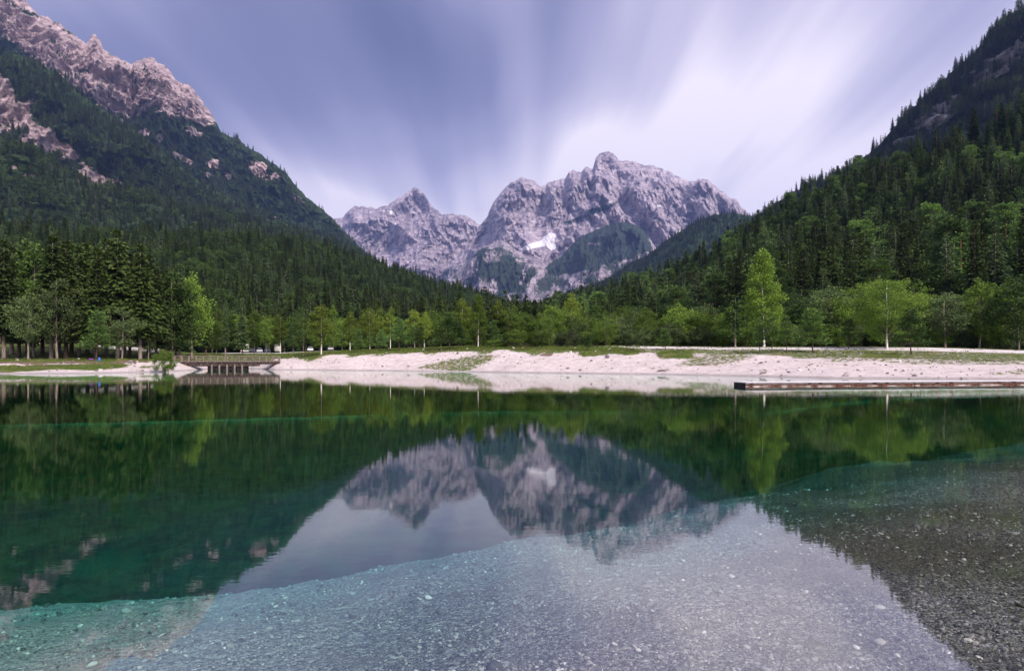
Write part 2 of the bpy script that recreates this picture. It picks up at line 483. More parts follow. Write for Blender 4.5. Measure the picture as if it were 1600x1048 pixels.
nearb = nt.mapr(sepg.outputs[1], 30, 34, 1, 0)
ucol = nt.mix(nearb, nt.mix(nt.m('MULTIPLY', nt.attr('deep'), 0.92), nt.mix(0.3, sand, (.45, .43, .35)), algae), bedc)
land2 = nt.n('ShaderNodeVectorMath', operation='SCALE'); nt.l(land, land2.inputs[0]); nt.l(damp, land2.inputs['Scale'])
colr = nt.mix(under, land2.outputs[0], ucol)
hgt = nt.m('ADD', nt.m('MULTIPLY', nt.m('SUBTRACT', 1.0, va.outputs['Distance']), .022), nt.m('MULTIPLY', nt.m('SUBTRACT', 1.0, vb.outputs['Distance']), .012))
b1 = nt.bump(hgt, 1.0, 1.0)
b2 = nt.bump(nt.m('ADD', n_x, n_f), .8, .12, b1)
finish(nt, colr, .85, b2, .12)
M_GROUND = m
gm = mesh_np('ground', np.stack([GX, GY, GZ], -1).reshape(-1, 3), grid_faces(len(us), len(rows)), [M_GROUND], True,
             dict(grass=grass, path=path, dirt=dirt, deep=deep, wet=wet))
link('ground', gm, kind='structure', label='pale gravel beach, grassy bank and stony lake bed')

# ------------------------------------------------------------------ water: one closed body
m, nt = new_mat('lake_water')
geo = nt.n('ShaderNodeNewGeometry'); P = geo.outputs['Position']
w1 = nt.noise(nt.mapping(P, (1.1, 2.6, 1)), 1.0, 3, .5)
w2 = nt.noise(nt.mapping(P, (.16, .42, 1)), 1.0, 2, .5)
w3 = nt.noise(nt.mapping(P, (7, 13, 1)), 1.0, 2, .5)
nrm = nt.bump(w2, 1.0, .0018)
nrm = nt.bump(w1, 1.0, .0005, nrm)
nrm = nt.bump(w3, 1.0, .00025, nrm)
fr = nt.n('ShaderNodeFresnel'); fr.inputs[0].default_value = 2.7; nt.l(nrm, fr.inputs[1])
fac_ = nt.m('MULTIPLY', fr.outputs[0], nt.m('SUBTRACT', 1.0, geo.outputs['Backfacing']))
gl = nt.n('ShaderNodeBsdfGlossy'); gl.inputs['Roughness'].default_value = .025; nt.l(nrm, gl.inputs['Normal'])
gl.inputs['Color'].default_value = (1, 1, 1, 1)
tr = nt.n('ShaderNodeBsdfTransparent')
mx = nt.n('ShaderNodeMixShader'); nt.l(fac_, mx.inputs[0]); nt.l(tr.outputs[0], mx.inputs[1]); nt.l(gl.outputs[0], mx.inputs[2])
ab = nt.n('ShaderNodeVolumeAbsorption')
ab.inputs['Color'].default_value = (0.0, 0.895, 0.82, 1); ab.inputs['Density'].default_value = 0.40
out = nt.n('ShaderNodeOutputMaterial'); nt.l(mx.outputs[0], out.inputs['Surface']); nt.l(ab.outputs[0], out.inputs['Volume'])
M_WATER = m
mb = MB(); mb.box((0, 60, -3.5), (420, 152, 7.0))
link('lake_water', mb.mesh('lake_water', [M_WATER]), kind='structure', label='clear emerald lake with mirror reflection')

# ------------------------------------------------------------------ mountains and hills
def rock_mat(name, rock_a, rock_b, veg_a, veg_b, s):
    m, nt = new_mat(name)
    geo = nt.n('ShaderNodeNewGeometry'); P = geo.outputs['Position']
    na = nt.noise(P, 1 / (60 * s), 6, .65); nb = nt.noise(nt.mapping(P, (1, 1, .45)), 1 / (14 * s), 5, .7)
    nc = nt.noise(nt.mapping(P, (.5, .5, 2.2), (0.25, .2, 0)), 1 / (45 * s), 4, .6, .6)
    r = nt.mix(nt.mapr(nt.m('ADD', nt.m('MULTIPLY', na, .5), nt.m('MULTIPLY', nc, .5)), .38, .62), rock_a, rock_b)
    r = nt.mix(nt.mapr(nb, .56, .70, 0, .38), r, tuple(c * .55 for c in rock_a))
    w_ = nt.noise(nt.mapping(P, (.35, .35, 3.2), (.18, .30, 0)), 1 / (70 * s), 5, .7, .8)
    r = nt.mix(nt.mapr(w_, .50, .60, 0, .45), r, tuple(c * .62 for c in rock_a))
    t = nt.attr('tone')
    sc_ = nt.n('ShaderNodeVectorMath', operation='SCALE'); nt.l(r, sc_.inputs[0]); nt.l(nt.m('ADD', .62, nt.m('MULTIPLY', t, .6)), sc_.inputs['Scale'])
    vg = nt.mix(nt.mapr(nb, .4, .6), veg_a, veg_b)
    k = nt.mapr(nt.m('ADD', nt.m('SUBTRACT', nt.attr('veg'), .5), nt.m('MULTIPLY', nt.m('SUBTRACT', nb, .5), 1.3)), -.05, .05)
    c = nt.mix(k, sc_.outputs[0], vg)
    k2 = nt.mapr(nt.m('ADD', nt.m('SUBTRACT', nt.attr('snow'), .5), nt.m('MULTIPLY', nt.m('SUBTRACT', nb, .5), .25)), -.05, .05)
    c = nt.mix(k2, c, (.94, .94, .97))
    nd_ = nt.noise(P, 1 / (6 * s), 4, .7)
    bb = nt.bump(nd_, 1.0, 4 * s, nt.bump(nb, 1.0, 9 * s, nt.bump(na, 1.0, 22 * s)))
    finish(nt, c, .95, bb, .1)
    return m
M_FAR = rock_mat('far_limestone', (.27, .235, .29), (.68, .60, .655), (.03, .05, .045), (.06, .085, .055), 1.0)
M_CRAG = rock_mat('grey_crag', (.22, .21, .23), (.56, .53, .55), (.018, .035, .018), (.04, .065, .028), .3)
M_NEAR = rock_mat('pink_limestone', (.34, .27, .28), (.70, .56, .57), (.024, .045, .018), (.05, .085, .028), .45)

LAYERS = {}
def layer(name, crest, dcrest, foot, dfoot, pxr, nu, nv, mat, disp, disp_z=0.0, jag=0.0, masks=None, gamma=1.0, back=0.35, label='', fq=1.0):
    px = np.linspace(pxr[0], pxr[1], nu)
    cx = np.interp(px, *zip(*crest)); dc = np.interp(px, *zip(*dcrest)); fy = np.interp(px, *zip(*foot)); df = np.interp(px, *zip(*dfoot))
    v_ = np.concatenate([np.linspace(0, 1, nv), 1 + np.linspace(.04, 1, 10)])
    V_, PXg = np.meshgrid(v_, px, indexing='ij')
    vf = np.clip(V_, 0, 1); vb_ = np.clip(V_ - 1, 0, 1)
    D = df + (dc - df) * vf ** gamma
    Z = CAMH + (HZ - (fy + (cx - fy) * vf)) / F * D
    D = D + back * dc * vb_
    zc = CAMH + (HZ - cx) / F * dc
    Z = Z - vb_ * (zc * .8)
    Xw = (PXg - 800) / F * np.where(V_ > 1, dc + (D - dc) * .9, D)
    dd, dz = disp(Xw, D, Z, vf)
    edge = sst(0, .06, vf)
    top = 1 - .75 * sst(.9, 1, vf)
    D2 = D + dd * edge * top
    Z2 = Z + dz * edge * top
    if jag:
        j = fbm(px / 9, 3.1, 0, 4) * .6 + np.abs(fbm(px / 21, 8.1, 0, 3)) * .9 - .45
        Z2 = Z2 + j * jag * sst(.72, 1, vf) * dc / F
    Xw = (PXg - 800) / F * np.where(V_ > 1, dc + (D2 - dc) * .9, D2)
    A = dict(veg=np.zeros_like(Z2), snow=np.zeros_like(Z2), tone=np.full_like(Z2, .5))
    PYg = HZ - (Z2 - CAMH) * F / D2
    if masks: masks(A, PXg, PYg, Xw, D2, Z2, dd)
    me = mesh_np(name, np.stack([Xw, D2, Z2], -1).reshape(-1, 3), grid_faces(nu, len(v_)), [mat], True, A)
    o = link(name, me, kind='structure', label=label)
    LAYERS[name] = (Xw, D2, Z2, PXg, PYg, A['veg'], nv)
    return o

def disp_far(amp, sx, sz, seed, slant=0.25, fine=.17):
    def f(Xw, D, Z, vf):
        wx = fbm(Xw / 900, Z / 900, seed, 3) * 160
        q = (Xw + wx + slant * Z) / sx; r = Z / sz
        a = ridged(q, r, seed + 1.3, 6, .55)
        b = ridged((Xw - .5 * Z) / (sx * .33), Z / (sz * .5), seed + 4, 5, .6)
        c = fbm(Xw / 60, Z / 60, seed, 4, .6)
        big = fbm(Xw / (sx * 2.2), Z / (sz * 2.2), seed + 9, 2)
        e = ridged((Xw + .2 * Z) / (sx * .11), Z / (sz * .26), seed + 6, 4, .65)
        pxx = 800 + F * Xw / D; pyy = HZ - (Z - CAMH) * F / D
        am = amp * (1 - .8 * np.exp(-((pxx - 845) / 38) ** 2 - ((pyy - 378) / 22) ** 2))
        return -am * (a - .9) - am * .23 * (b - .7) - am * fine * (e - .7) + am * .10 * c - amp * 1.1 * big, am * .10 * c
    return f

CREST_L = [(440, 420), (500, 350), (527, 340), (537, 339), (543, 330), (555, 320), (570, 322), (587, 325), (607, 320), (627, 305), (640, 294), (649, 290), (656, 294), (664, 303), (679, 325), (692, 335), (700, 334), (719, 336), (729, 337), (738, 342), (749, 352), (790, 380), (900, 420)]
def mk_left(A, px, py, X_, Y_, Z_, dd):
    A['tone'][:] = np.clip(.5 + .35 * fbm(X_ / 500, Z_ / 300, 4, 4), 0, 1)
    A['veg'][:] = sst(395, 440, py) * .30 + .12 * fbm(X_ / 200, Z_ / 120, 6, 4)
    for x, y, rx, ry in ((611, 332, 3, 4), (600, 330, 2, 2), (618, 350, 1.5, 3), (575, 345, 1.5, 2)):
        A['snow'][:] = np.maximum(A['snow'], np.exp(-((px - x) / rx) ** 2 - ((py - y) / ry) ** 2))
layer('far_mountain', CREST_L, [(440, 8200), (900, 7600)], [(440, 500), (900, 500)], [(440, 6400), (900, 6200)], (440, 900), 520, 260, M_FAR,
      disp_far(270, 620, 900, 2.0, .1, .09), jag=3.5, masks=mk_left, label='jagged pale grey limestone peak left of the main summit')
CREST_M = [(640, 470), (690, 425), (730, 385), (749, 352), (762, 336), (772, 316), (784, 300), (793, 290), (802, 285), (812, 279), (821, 278), (833, 281), (846, 290), (854, 285), (868, 282), (881, 280), (889, 270), (896, 266), (907, 270), (912, 265), (918, 262), (926, 263), (931, 246), (936, 240), (944, 236), (952, 237), (959, 240), (966, 248), (972, 250), (980, 248), (990, 250), (1007, 257), (1016, 256), (1025, 257), (1042, 266), (1069, 281), (1077, 287), (1086, 285), (1094, 283), (1101, 283), (1110, 288), (1121, 296), (1143, 311), (1150, 311), (1161, 327), (1200, 350), (1300, 400)]
SNOWP = [(812, 390), (822, 383), (834, 379), (845, 376), (852, 368), (861, 363), (870, 366), (866, 376), (869, 388), (862, 392), (853, 384), (838, 387), (824, 391)]
def mk_main(A, px, py, X_, Y_, Z_, dd):
    n = fbm(X_ / 260, Z_ / 160, 6, 4)
    A['tone'][:] = np.clip(.55 + .35 * fbm(X_ / 500, Z_ / 300, 14, 4), 0, 1)
    v_ = .10 * n + .05
    v_ += .55 * np.exp(-((py - (352 - .42 * (px - 880))) / 5.5) ** 2) * sst(870, 890, px) * (1 - sst(960, 985, px))   # grassy ledge
    v_ += .5 * np.exp(-((py - (330 - .1 * (px - 900))) / 4) ** 2) * sst(905, 920, px) * (1 - sst(945, 955, px))
    v_ += .42 * sst(385, 425, py)
    A['veg'][:] = v_
    A['snow'][:] = soft_poly(px, py, SNOWP, 1, 1)
    for x, y, rx, ry in ((1030, 322, 5, 2), (1072, 350, 4, 2.5), (985, 292, 2, 1), (1062, 362, 7, 2)):
        A['snow'][:] = np.maximum(A['snow'], .9 * np.exp(-((px - x) / rx) ** 2 - ((py - y) / ry) ** 2))
layer('main_mountain', CREST_M, [(640, 6600), (900, 6500), (1300, 6400)], [(640, 520), (1300, 520)], [(640, 4700), (1300, 4600)], (640, 1300), 760, 330, M_FAR,
      disp_far(255, 560, 950, 7.0, .35, .09), jag=3.0, masks=mk_main, label='broad grey limestone massif with a small snowfield')
CREST_S = [(560, 520), (640, 470), (700, 436), (723, 419), (735, 405), (749, 392), (765, 382), (783, 374), (795, 380), (812, 396), (840, 404), (856, 414), (866, 408), (880, 395), (896, 378), (912, 366), (930, 358), (948, 351), (962, 348), (978, 348), (992, 351), (1006, 360), (1016, 374), (1030, 395), (1060, 425), (1120, 450), (1250, 480)]
def mk_spur(A, px, py, X_, Y_, Z_, dd):
    n = fbm(X_ / 150, Z_ / 200, 16, 4)
    v_ = .45 + .5 * n
    n3 = fbm(X_ / 90, Z_ / 90, 6, 4); n4 = fbm(X_ / 90, Z_ / 90, 26, 4)
    px = px + 9 * n3; py = py + 7 * n4
    v_ += .45 * soft_poly(px, py, [(745, 420), (790, 405), (830, 420), (815, 455), (800, 480), (770, 440)], 8, 6)
    f = soft_poly(px, py, [(850, 425), (880, 395), (912, 364), (962, 346), (1006, 358), (1020, 376), (1015, 392), (985, 405), (950, 408), (925, 420), (890, 425), (870, 432)], 3, 3)
    v_ = v_ * (1 - f) + f * (.98 + .2 * n)
    v_ -= .5 * np.exp(-((py - (380 + .15 * (px - 920))) / 2.5) ** 2) * sst(905, 918, px) * (1 - sst(935, 950, px))
    for a, b, c in ((835, 400, -.55), (855, 412, -.75), (700, 430, .5)):      # pale scree runnels
        v_ -= .5 * np.exp(-((px - (a + c * (py - b))) / 3.0) ** 2)
    A['veg'][:] = v_
    A['tone'][:] = np.clip(.5 + .4 * n, 0, 1)
layer('mountain_spur', CREST_S, [(560, 5200), (860, 5000), (1250, 4800)], [(560, 560), (1250, 560)], [(560, 3400), (1250, 3300)], (560, 1250), 720, 240, M_FAR,
      disp_far(170, 330, 700, 12.0, -.3, .06), jag=1.5, masks=mk_spur, label='lower spur of the massif with dark forest and pale scree')

def disp_hill(amp, s, seed, rockamp=0.0, aniso=2.5):
    def f(Xw, D, Z, vf):
        a = ridged(Xw / s, (Z + D * .3) / (s * aniso), seed, 4, .5)
        c = fbm(Xw / (s * .25), Z / (s * .25), seed, 5, .6)
        b = ridged(Xw / (s * .16), Z / (s * .3), seed + 3, 5, .6)
        e = ridged((Xw + .5 * Z) / (s * .06), (Z - .2 * Xw) / (s * .09), seed + 5, 4, .65)
        return -amp * (a - .8) + rockamp * (c * .8 - (b - .7) * 1.5 - (e - .7) * .7), rockamp * .35 * c
    return f
# far left rocky ridge
CREST_A = [(-400, -330), (-200, -160), (0, -22), (30, -12), (45, 2), (60, 22), (75, 25), (90, 35), (120, 55), (135, 64), (141, 54), (148, 52), (156, 60), (162, 75), (185, 90), (205, 102), (215, 92), (225, 89), (240, 90), (252, 100), (268, 115), (275, 128), (295, 136), (310, 150), (325, 170), (335, 185), (346, 205), (370, 215), (400, 235), (425, 252), (445, 268), (462, 290), (480, 308), (500, 322), (520, 340), (545, 368), (600, 420), (700, 470)]
def mk_a(A, px, py, X_, Y_, Z_, dd):
    n = fbm(X_ / 70, Z_ / 70, 21, 5, .6); n2 = fbm(X_ / 25, Z_ / 25, 3, 3)
    line = np.interp(px, [-400, 0, 190, 240, 300, 345, 400, 700], [-100, 60, 190, 175, 190, 200, 150, 150])
    v_ = sst(-14, 14, py - line + 12 * n) * .95 + .16 + .30 * n2
    v_ = np.where(py < line - 12, .20 + .42 * n + .3 * n2, v_)
    for x, y, rx, ry, rot in ((415, 270, 26, 9, .5), (225, 207, 8, 6, 0), (250, 215, 6, 7, 0), (285, 250, 16, 8, .6), (330, 265, 9, 13, .4), (355, 275, 8, 5, 0), (300, 205, 12, 5, .3), (425, 340, 7, 3, 0), (465, 310, 12, 4, .6)):
        c_, s_ = math.cos(rot), math.sin(rot); rx *= 1.3; ry *= 1.3
        p = ((px - x) * c_ + (py - y) * s_) / rx; q = ((py - y) * c_ - (px - x) * s_) / ry
        v_ = v_ - 1.0 * np.exp(-(p * p + q * q) ** 1.5) * (.9 + 1.3 * n)
    A['veg'][:] = v_; A['tone'][:] = np.clip(.55 + .4 * n, 0, 1)
layer('rocky_ridge', CREST_A, [(-400, 2300), (0, 2500), (345, 2900), (700, 3300)], [(-400, 420), (700, 520)], [(-400, 1700), (700, 2300)], (-300, 620), 900, 430, M_NEAR,
      disp_hill(95, 330, 31, 22), jag=3.0, masks=mk_a, label='steep rocky ridge with pink grey cliffs above forest')
# shoulder in front of it
CREST_B = [(-400, -60), (-100, 55), (0, 82), (30, 88), (60, 100), (95, 122), (130, 148), (160, 170), (190, 190), (225, 215), (260, 245), (300, 275), (340, 300), (400, 332), (450, 352), (500, 368), (545, 385), (600, 420), (700, 480)]
def mk_b(A, px, py, X_, Y_, Z_, dd):
    n = fbm(X_ / 60, Z_ / 60, 41, 5, .6); n2 = fbm(X_ / 22, Z_ / 22, 3, 3)
    v_ = .98 + .25 * n2
    for poly, rx, ry, k in (
            ([(-300, 100), (0, 112), (15, 125), (20, 150), (35, 158), (55, 160), (48, 190), (85, 205), (95, 228), (120, 238), (130, 255), (165, 275), (210, 283), (160, 292), (90, 270), (60, 240), (20, 215), (-300, 180)], 5, 5, .98),
            ([(85, 225), (115, 222), (110, 235), (90, 237)], 3, 3, .5)):
        v_ = v_ - soft_poly(px, py, poly, rx, ry) * k * (.85 + .7 * n)
    A['veg'][:] = v_; A['tone'][:] = np.clip(.5 + .4 * n, 0, 1)
layer('forest_shoulder', CREST_B, [(-400, 1500), (0, 1650), (345, 2000), (700, 2500)], [(-400, 450), (700, 540)], [(-400, 1150), (700, 1700)], (-300, 640), 620, 260, M_NEAR,
      disp_hill(70, 230, 51, 12), masks=mk_b, label='wooded mountain shoulder with a pink scarp')
CREST_C = [(-400, 150), (-100, 190), (0, 212), (50, 238), (100, 268), (150, 292), (220, 305), (280, 322), (350, 338), (420, 352), (500, 370), (560, 395), (620, 430), (700, 490)]
def mk_c(A, px, py, X_, Y_, Z_, dd):
    A['veg'][:] = 1.0 + .2 * fbm(X_ / 30, Z_ / 30, 3, 3)
    for x, y, rx, ry in ((45, 275, 14, 4), (130, 282, 12, 4), (20, 262, 8, 4)):
        A['veg'][:] = A['veg'] - .95 * np.exp(-(((px - x) / rx) ** 2 + ((py - y) / ry) ** 2) ** 1.5)
layer('lower_shoulder', CREST_C, [(-400, 950), (0, 1050), (345, 1400), (700, 1900)], [(-400, 480), (700, 545)], [(-400, 700), (700, 1200)], (-300, 660), 420, 160, M_NEAR,
      disp_hill(45, 170, 61, 4), masks=mk_c, label='lower wooded slope on the left of the valley')
# near wooded hill on the left, its trees make the skyline
CREST_D = [(-500, 330), (0, 372), (120, 385), (200, 385), (300, 382), (400, 382), (460, 392), (520, 405), (560, 414), (620, 436), (680, 455), (740, 466), (790, 486), (850, 498), (950, 505)]
def mk_full(A, px, py, X_, Y_, Z_, dd): A['veg'][:] = 1.3
layer('near_hill', CREST_D, [(-500, 420), (0, 470), (300, 560), (560, 700), (790, 900), (950, 950)], [(-500, 553), (950, 556)], [(-500, 165), (0, 175), (300, 215), (560, 240), (790, 280), (950, 300)], (-400, 950), 320, 120, M_NEAR,
      disp_hill(10, 70, 71), masks=mk_full, label='dark wooded hill closing the left of the valley')
# right: blue hill, high ridge, near wooded slope
CREST_E = [(820, 480), (940, 440), (985, 412), (1010, 400), (1040, 376), (1065, 360), (1090, 345), (1115, 335), (1150, 333), (1180, 338), (1230, 352), (1400, 420)]
layer('blue_hill', CREST_E, [(820, 2900), (1400, 2300)], [(820, 530), (1400, 530)], [(820, 2000), (1400, 1700)], (820, 1400), 300, 100, M_NEAR,
      disp_hill(50, 240, 81), masks=mk_full, label='distant blue wooded hill below the massif')
CREST_F = [(1100, 400), (1180, 345), (1210, 318), (1240, 303), (1262, 287), (1290, 280), (1320, 268), (1350, 248), (1380, 222), (1400, 198), (1425, 172), (1450, 150), (1480, 123), (1500, 106), (1525, 84), (1545, 60), (1560, 42), (1580, 22), (1600, 12), (1700, -60), (2000, -260)]
def mk_f(A, px, py, X_, Y_, Z_, dd):
    n = fbm(X_ / 30, Z_ / 30, 41, 5, .6)
    v_ = .98 + .3 * n
    for poly, k in (([(1215, 300), (1240, 293), (1265, 290), (1255, 312), (1220, 325)], .6),
                    ([(1395, 232), (1425, 190), (1462, 162), (1498, 135), (1540, 95), (1600, 52), (1800, -70), (1800, 15), (1600, 112), (1560, 122), (1520, 140), (1495, 175), (1465, 208), (1430, 240)], 1.15)):
        v_ = v_ - soft_poly(px + 8 * n, py + 6 * n, poly, 5, 5) * k * (.75 + .8 * n + .9 * fbm(X_ / 11, Z_ / 11, 8, 4, .6))
    A['veg'][:] = v_; A['tone'][:] = np.clip(.9 + .3 * n, 0, 1.0)
layer('high_ridge', CREST_F, [(1100, 1500), (1400, 1150), (1700, 950), (2000, 900)], [(1100, 500), (2000, 500)], [(1100, 900), (1500, 650), (2000, 560)], (1100, 1900), 480, 260, M_CRAG,
      disp_hill(40, 150, 91, 14), masks=mk_f, label='high wooded ridge with grey crags on the right')
CREST_G = [(700, 520), (800, 505), (860, 498), (950, 476), (1010, 462), (1080, 440), (1130, 418), (1180, 388), (1230, 362), (1300, 330), (1350, 308), (1400, 288), (1450, 262), (1500, 240), (1550, 220), (1600, 205), (1800, 120), (2100, 0)]
layer('near_slope', CREST_G, [(700, 800), (860, 680), (950, 600), (1130, 450), (1300, 390), (1600, 330), (2100, 300)], [(700, 556), (1100, 560), (2100, 566)], [(700, 380), (860, 300), (950, 240), (1130, 165), (1300, 140), (1600, 118), (2100, 110)], (700, 2100), 420, 130, M_NEAR,
      disp_hill(8, 60, 101), masks=mk_full, label='steep dark wooded slope on the right of the lake')

# ------------------------------------------------------------------ tree kit
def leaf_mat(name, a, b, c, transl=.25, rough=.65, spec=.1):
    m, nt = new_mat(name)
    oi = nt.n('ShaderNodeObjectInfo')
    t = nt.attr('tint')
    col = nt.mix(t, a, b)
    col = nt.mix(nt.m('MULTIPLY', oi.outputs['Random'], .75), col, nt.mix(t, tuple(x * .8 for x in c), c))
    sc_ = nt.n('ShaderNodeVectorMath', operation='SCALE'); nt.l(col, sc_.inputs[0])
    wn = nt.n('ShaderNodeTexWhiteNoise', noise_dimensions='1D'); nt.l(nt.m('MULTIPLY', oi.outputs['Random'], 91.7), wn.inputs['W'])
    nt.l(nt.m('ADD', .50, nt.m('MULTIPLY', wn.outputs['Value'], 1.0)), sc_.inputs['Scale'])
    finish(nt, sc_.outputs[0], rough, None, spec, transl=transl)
    return m
def bark_mat(name, a, b, scale=6.0, birch=False):
    m, nt = new_mat(name)
    tcn = nt.n('ShaderNodeTexCoord'); P = tcn.outputs['Object']
    if birch:
        n1 = nt.noise(nt.mapping(P, (1.5, 1.5, 7)), 1.0, 3, .6)
        c = nt.mix(nt.mapr(n1, .58, .64), a, b)
    else:
        n1 = nt.noise(nt.mapping(P, (8, 8, 1.2)), 1.0, 4, .6)
        c = nt.mix(nt.mapr(n1, .35, .65), a, b)
    finish(nt, c, .9, nt.bump(n1, .6, .03), .15)
    return m
B_LIMB = None
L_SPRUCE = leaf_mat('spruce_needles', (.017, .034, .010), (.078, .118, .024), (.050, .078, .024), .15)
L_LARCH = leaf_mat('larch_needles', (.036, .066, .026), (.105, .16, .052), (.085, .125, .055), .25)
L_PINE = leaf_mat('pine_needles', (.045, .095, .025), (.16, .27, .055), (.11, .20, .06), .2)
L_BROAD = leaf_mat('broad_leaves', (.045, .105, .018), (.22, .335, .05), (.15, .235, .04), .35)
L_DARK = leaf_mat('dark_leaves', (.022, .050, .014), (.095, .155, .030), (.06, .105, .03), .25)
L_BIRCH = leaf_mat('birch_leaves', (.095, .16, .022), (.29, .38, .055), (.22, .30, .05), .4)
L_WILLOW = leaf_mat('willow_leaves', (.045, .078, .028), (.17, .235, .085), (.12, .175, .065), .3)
B_DARK = bark_mat('dark_bark', (.05, .032, .026), (.14, .10, .08))
B_LIMB = bark_mat('limb_bark', (.05, .042, .034), (.12, .10, .085))
B_GREY = bark_mat('grey_bark', (.14, .11, .095), (.32, .27, .24))
B_BIRCH = bark_mat('birch_bark', (.78, .74, .68), (.10, .09, .08), birch=True)
B_PINE = bark_mat('orange_pine_bark', (.22, .10, .055), (.40, .20, .12))

def rhombi(base, t, l, w, droop, rng):
    """needle sprays: base (N,3), direction t (N,3), length l, width w"""
    n = len(base)
    rv = rng.normal(size=(n, 3)); rv[:, 2] *= .35; rv[:, 2] += .9
    s = np.cross(t, rv); s /= np.linalg.norm(s, axis=1)[:, None] + 1e-9
    mid = base + t * (l * .45)[:, None]; tip = base + t * l[:, None]
    tip[:, 2] -= droop * l
    V_ = np.stack([base, mid + s * (w * .5)[:, None], tip, mid - s * (w * .5)[:, None]], 1)
    return V_
def leaf_quads(c, size, rng, flat=.4):
    n = len(c)
    nrm = rng.normal(size=(n, 3)); nrm[:, 2] = np.abs(nrm[:, 2]) + flat; nrm /= np.linalg.norm(nrm, axis=1)[:, None]
    a = np.cross(nrm, rng.normal(size=(n, 3))); a /= np.linalg.norm(a, axis=1)[:, None] + 1e-9
    b = np.cross(nrm, a)
    s = size[:, None]
    return np.stack([c - a * s * .5, c + b * s * .36, c + a * s * .5, c - b * s * .36], 1)
def soup(name, quads, tint, mat):
    q = np.concatenate(quads); t = np.concatenate(tint)
    n = len(q)
    return mesh_np(name, q.reshape(-1, 3), np.arange(n * 4).reshape(n, 4), [mat], False, dict(tint=np.repeat(t, 4)))

def conifer(seed, h, R, clear, mat, bark, dens=1.0, droop=.35, airy=0.0, tipy=.9, trunk_r=None, low=False):
    """spruce / larch shape: whorls of drooping sprays up a straight stem"""
    rng = np.random.default_rng(seed)
    base, dirs, ln, wd, tint = [], [], [], [], []
    z = h * clear; step = (0.40 if not low else 1.05) / dens
    lean = rng.normal(0, .006, 2)
    lop = rng.uniform(0, 6.28); 
    while z < h - .25:
        t = (z - h * clear) / (h * (1 - clear))
        env = R * (1 - t) ** tipy * (1.0 if t > .12 else .72 + 2.3 * t) + .12
        env *= 1 + .13 * math.sin(z * 2.1 + seed) + rng.normal(0, .06)
        nb = max(4, int((5 + 3.2 * env / 1.2) * (.62 if low else 1)))
        az0 = rng.uniform(0, 6.28)
        for i in range(nb):
            if rng.random() < airy: continue
            a = az0 + i * 6.283 / nb + rng.normal(0, .25)
            L = env * rng.uniform(.62, 1.12) * (1 + .14 * math.cos(a - lop))
            dr = droop * rng.uniform(.6, 1.4) * (1 - t * .9)
            ns = max(2, int(L / (.52 if not low else .95)))
            f = (np.arange(ns) + rng.uniform(.2, .8, ns)) / ns
            r = f * L
            zz_ = z - dr * r + .10 * dr * (r ** 2) / max(L, .3) + (t > .9) * r * .8
            ca_, sa_ = math.cos(a), math.sin(a)
            p = np.stack([r * ca_ * 1.0, r * sa_, zz_], 1)
            for sd in (-1, 1):
                aa = a + sd * rng.uniform(.25, .85, ns)
                dd = np.stack([np.cos(aa), np.sin(aa), -dr * .8 + rng.normal(0, .12, ns) + (t > .9) * .8], 1)
                dd /= np.linalg.norm(dd, axis=1)[:, None]
                l = (.30 + .34 * L * (1 - f) * .8 + .18) * rng.uniform(.7, 1.25, ns)
                if low: l = l * 1.5
                base.append(p); dirs.append(dd); ln.append(l); wd.append(l * rng.uniform(.42, .72, ns) * (1.25 if low else 1))
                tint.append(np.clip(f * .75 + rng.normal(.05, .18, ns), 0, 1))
        z += step * rng.uniform(.75, 1.25) * (1 - .25 * t)
    base, dirs, ln, wd, tint = map(np.concatenate, (base, dirs, ln, wd, tint))
    base[:, 0] += lean[0] * base[:, 2]; base[:, 1] += lean[1] * base[:, 2]
    q = rhombi(base, dirs, ln, wd, .22, rng)
    tipn = 10
    tp = rhombi(np.tile([lean[0] * h, lean[1] * h, h - .55], (tipn, 1)) + rng.normal(0, .03, (tipn, 3)), np.tile([0, 0, 1.], (tipn, 1)) + rng.normal(0, .25, (tipn, 3)), np.full(tipn, .55), np.full(tipn, .16), 0, rng)
    crown = soup('crown', [q, tp], [tint, np.full(tipn, .7)], mat)
    mb = MB(); tr_ = trunk_r or h * .0125 + .04
    mb.tube([(lean[0] * h * k, lean[1] * h * k, h * k - (.4 if k == 0 else 0)) for k in (0, .03, .3, .65, .97)], [tr_ * 1.35, tr_, tr_ * .78, tr_ * .45, .02], 7 if not low else 4)
    if not low:
        for i in range(int(14 * (1 if clear > .15 else .3))):     # dead snags on the bare stem
            zz_ = rng.uniform(h * clear * .35, h * clear * 1.25); a = rng.uniform(0, 6.28); L = rng.uniform(.5, 1.3)
            mb.tube([(0, 0, zz_), (L * math.cos(a), L * math.sin(a), zz_ - .1 * L)], [.03, .008], 3, cap=False)
    return mb.mesh('trunk', [bark], True), crown

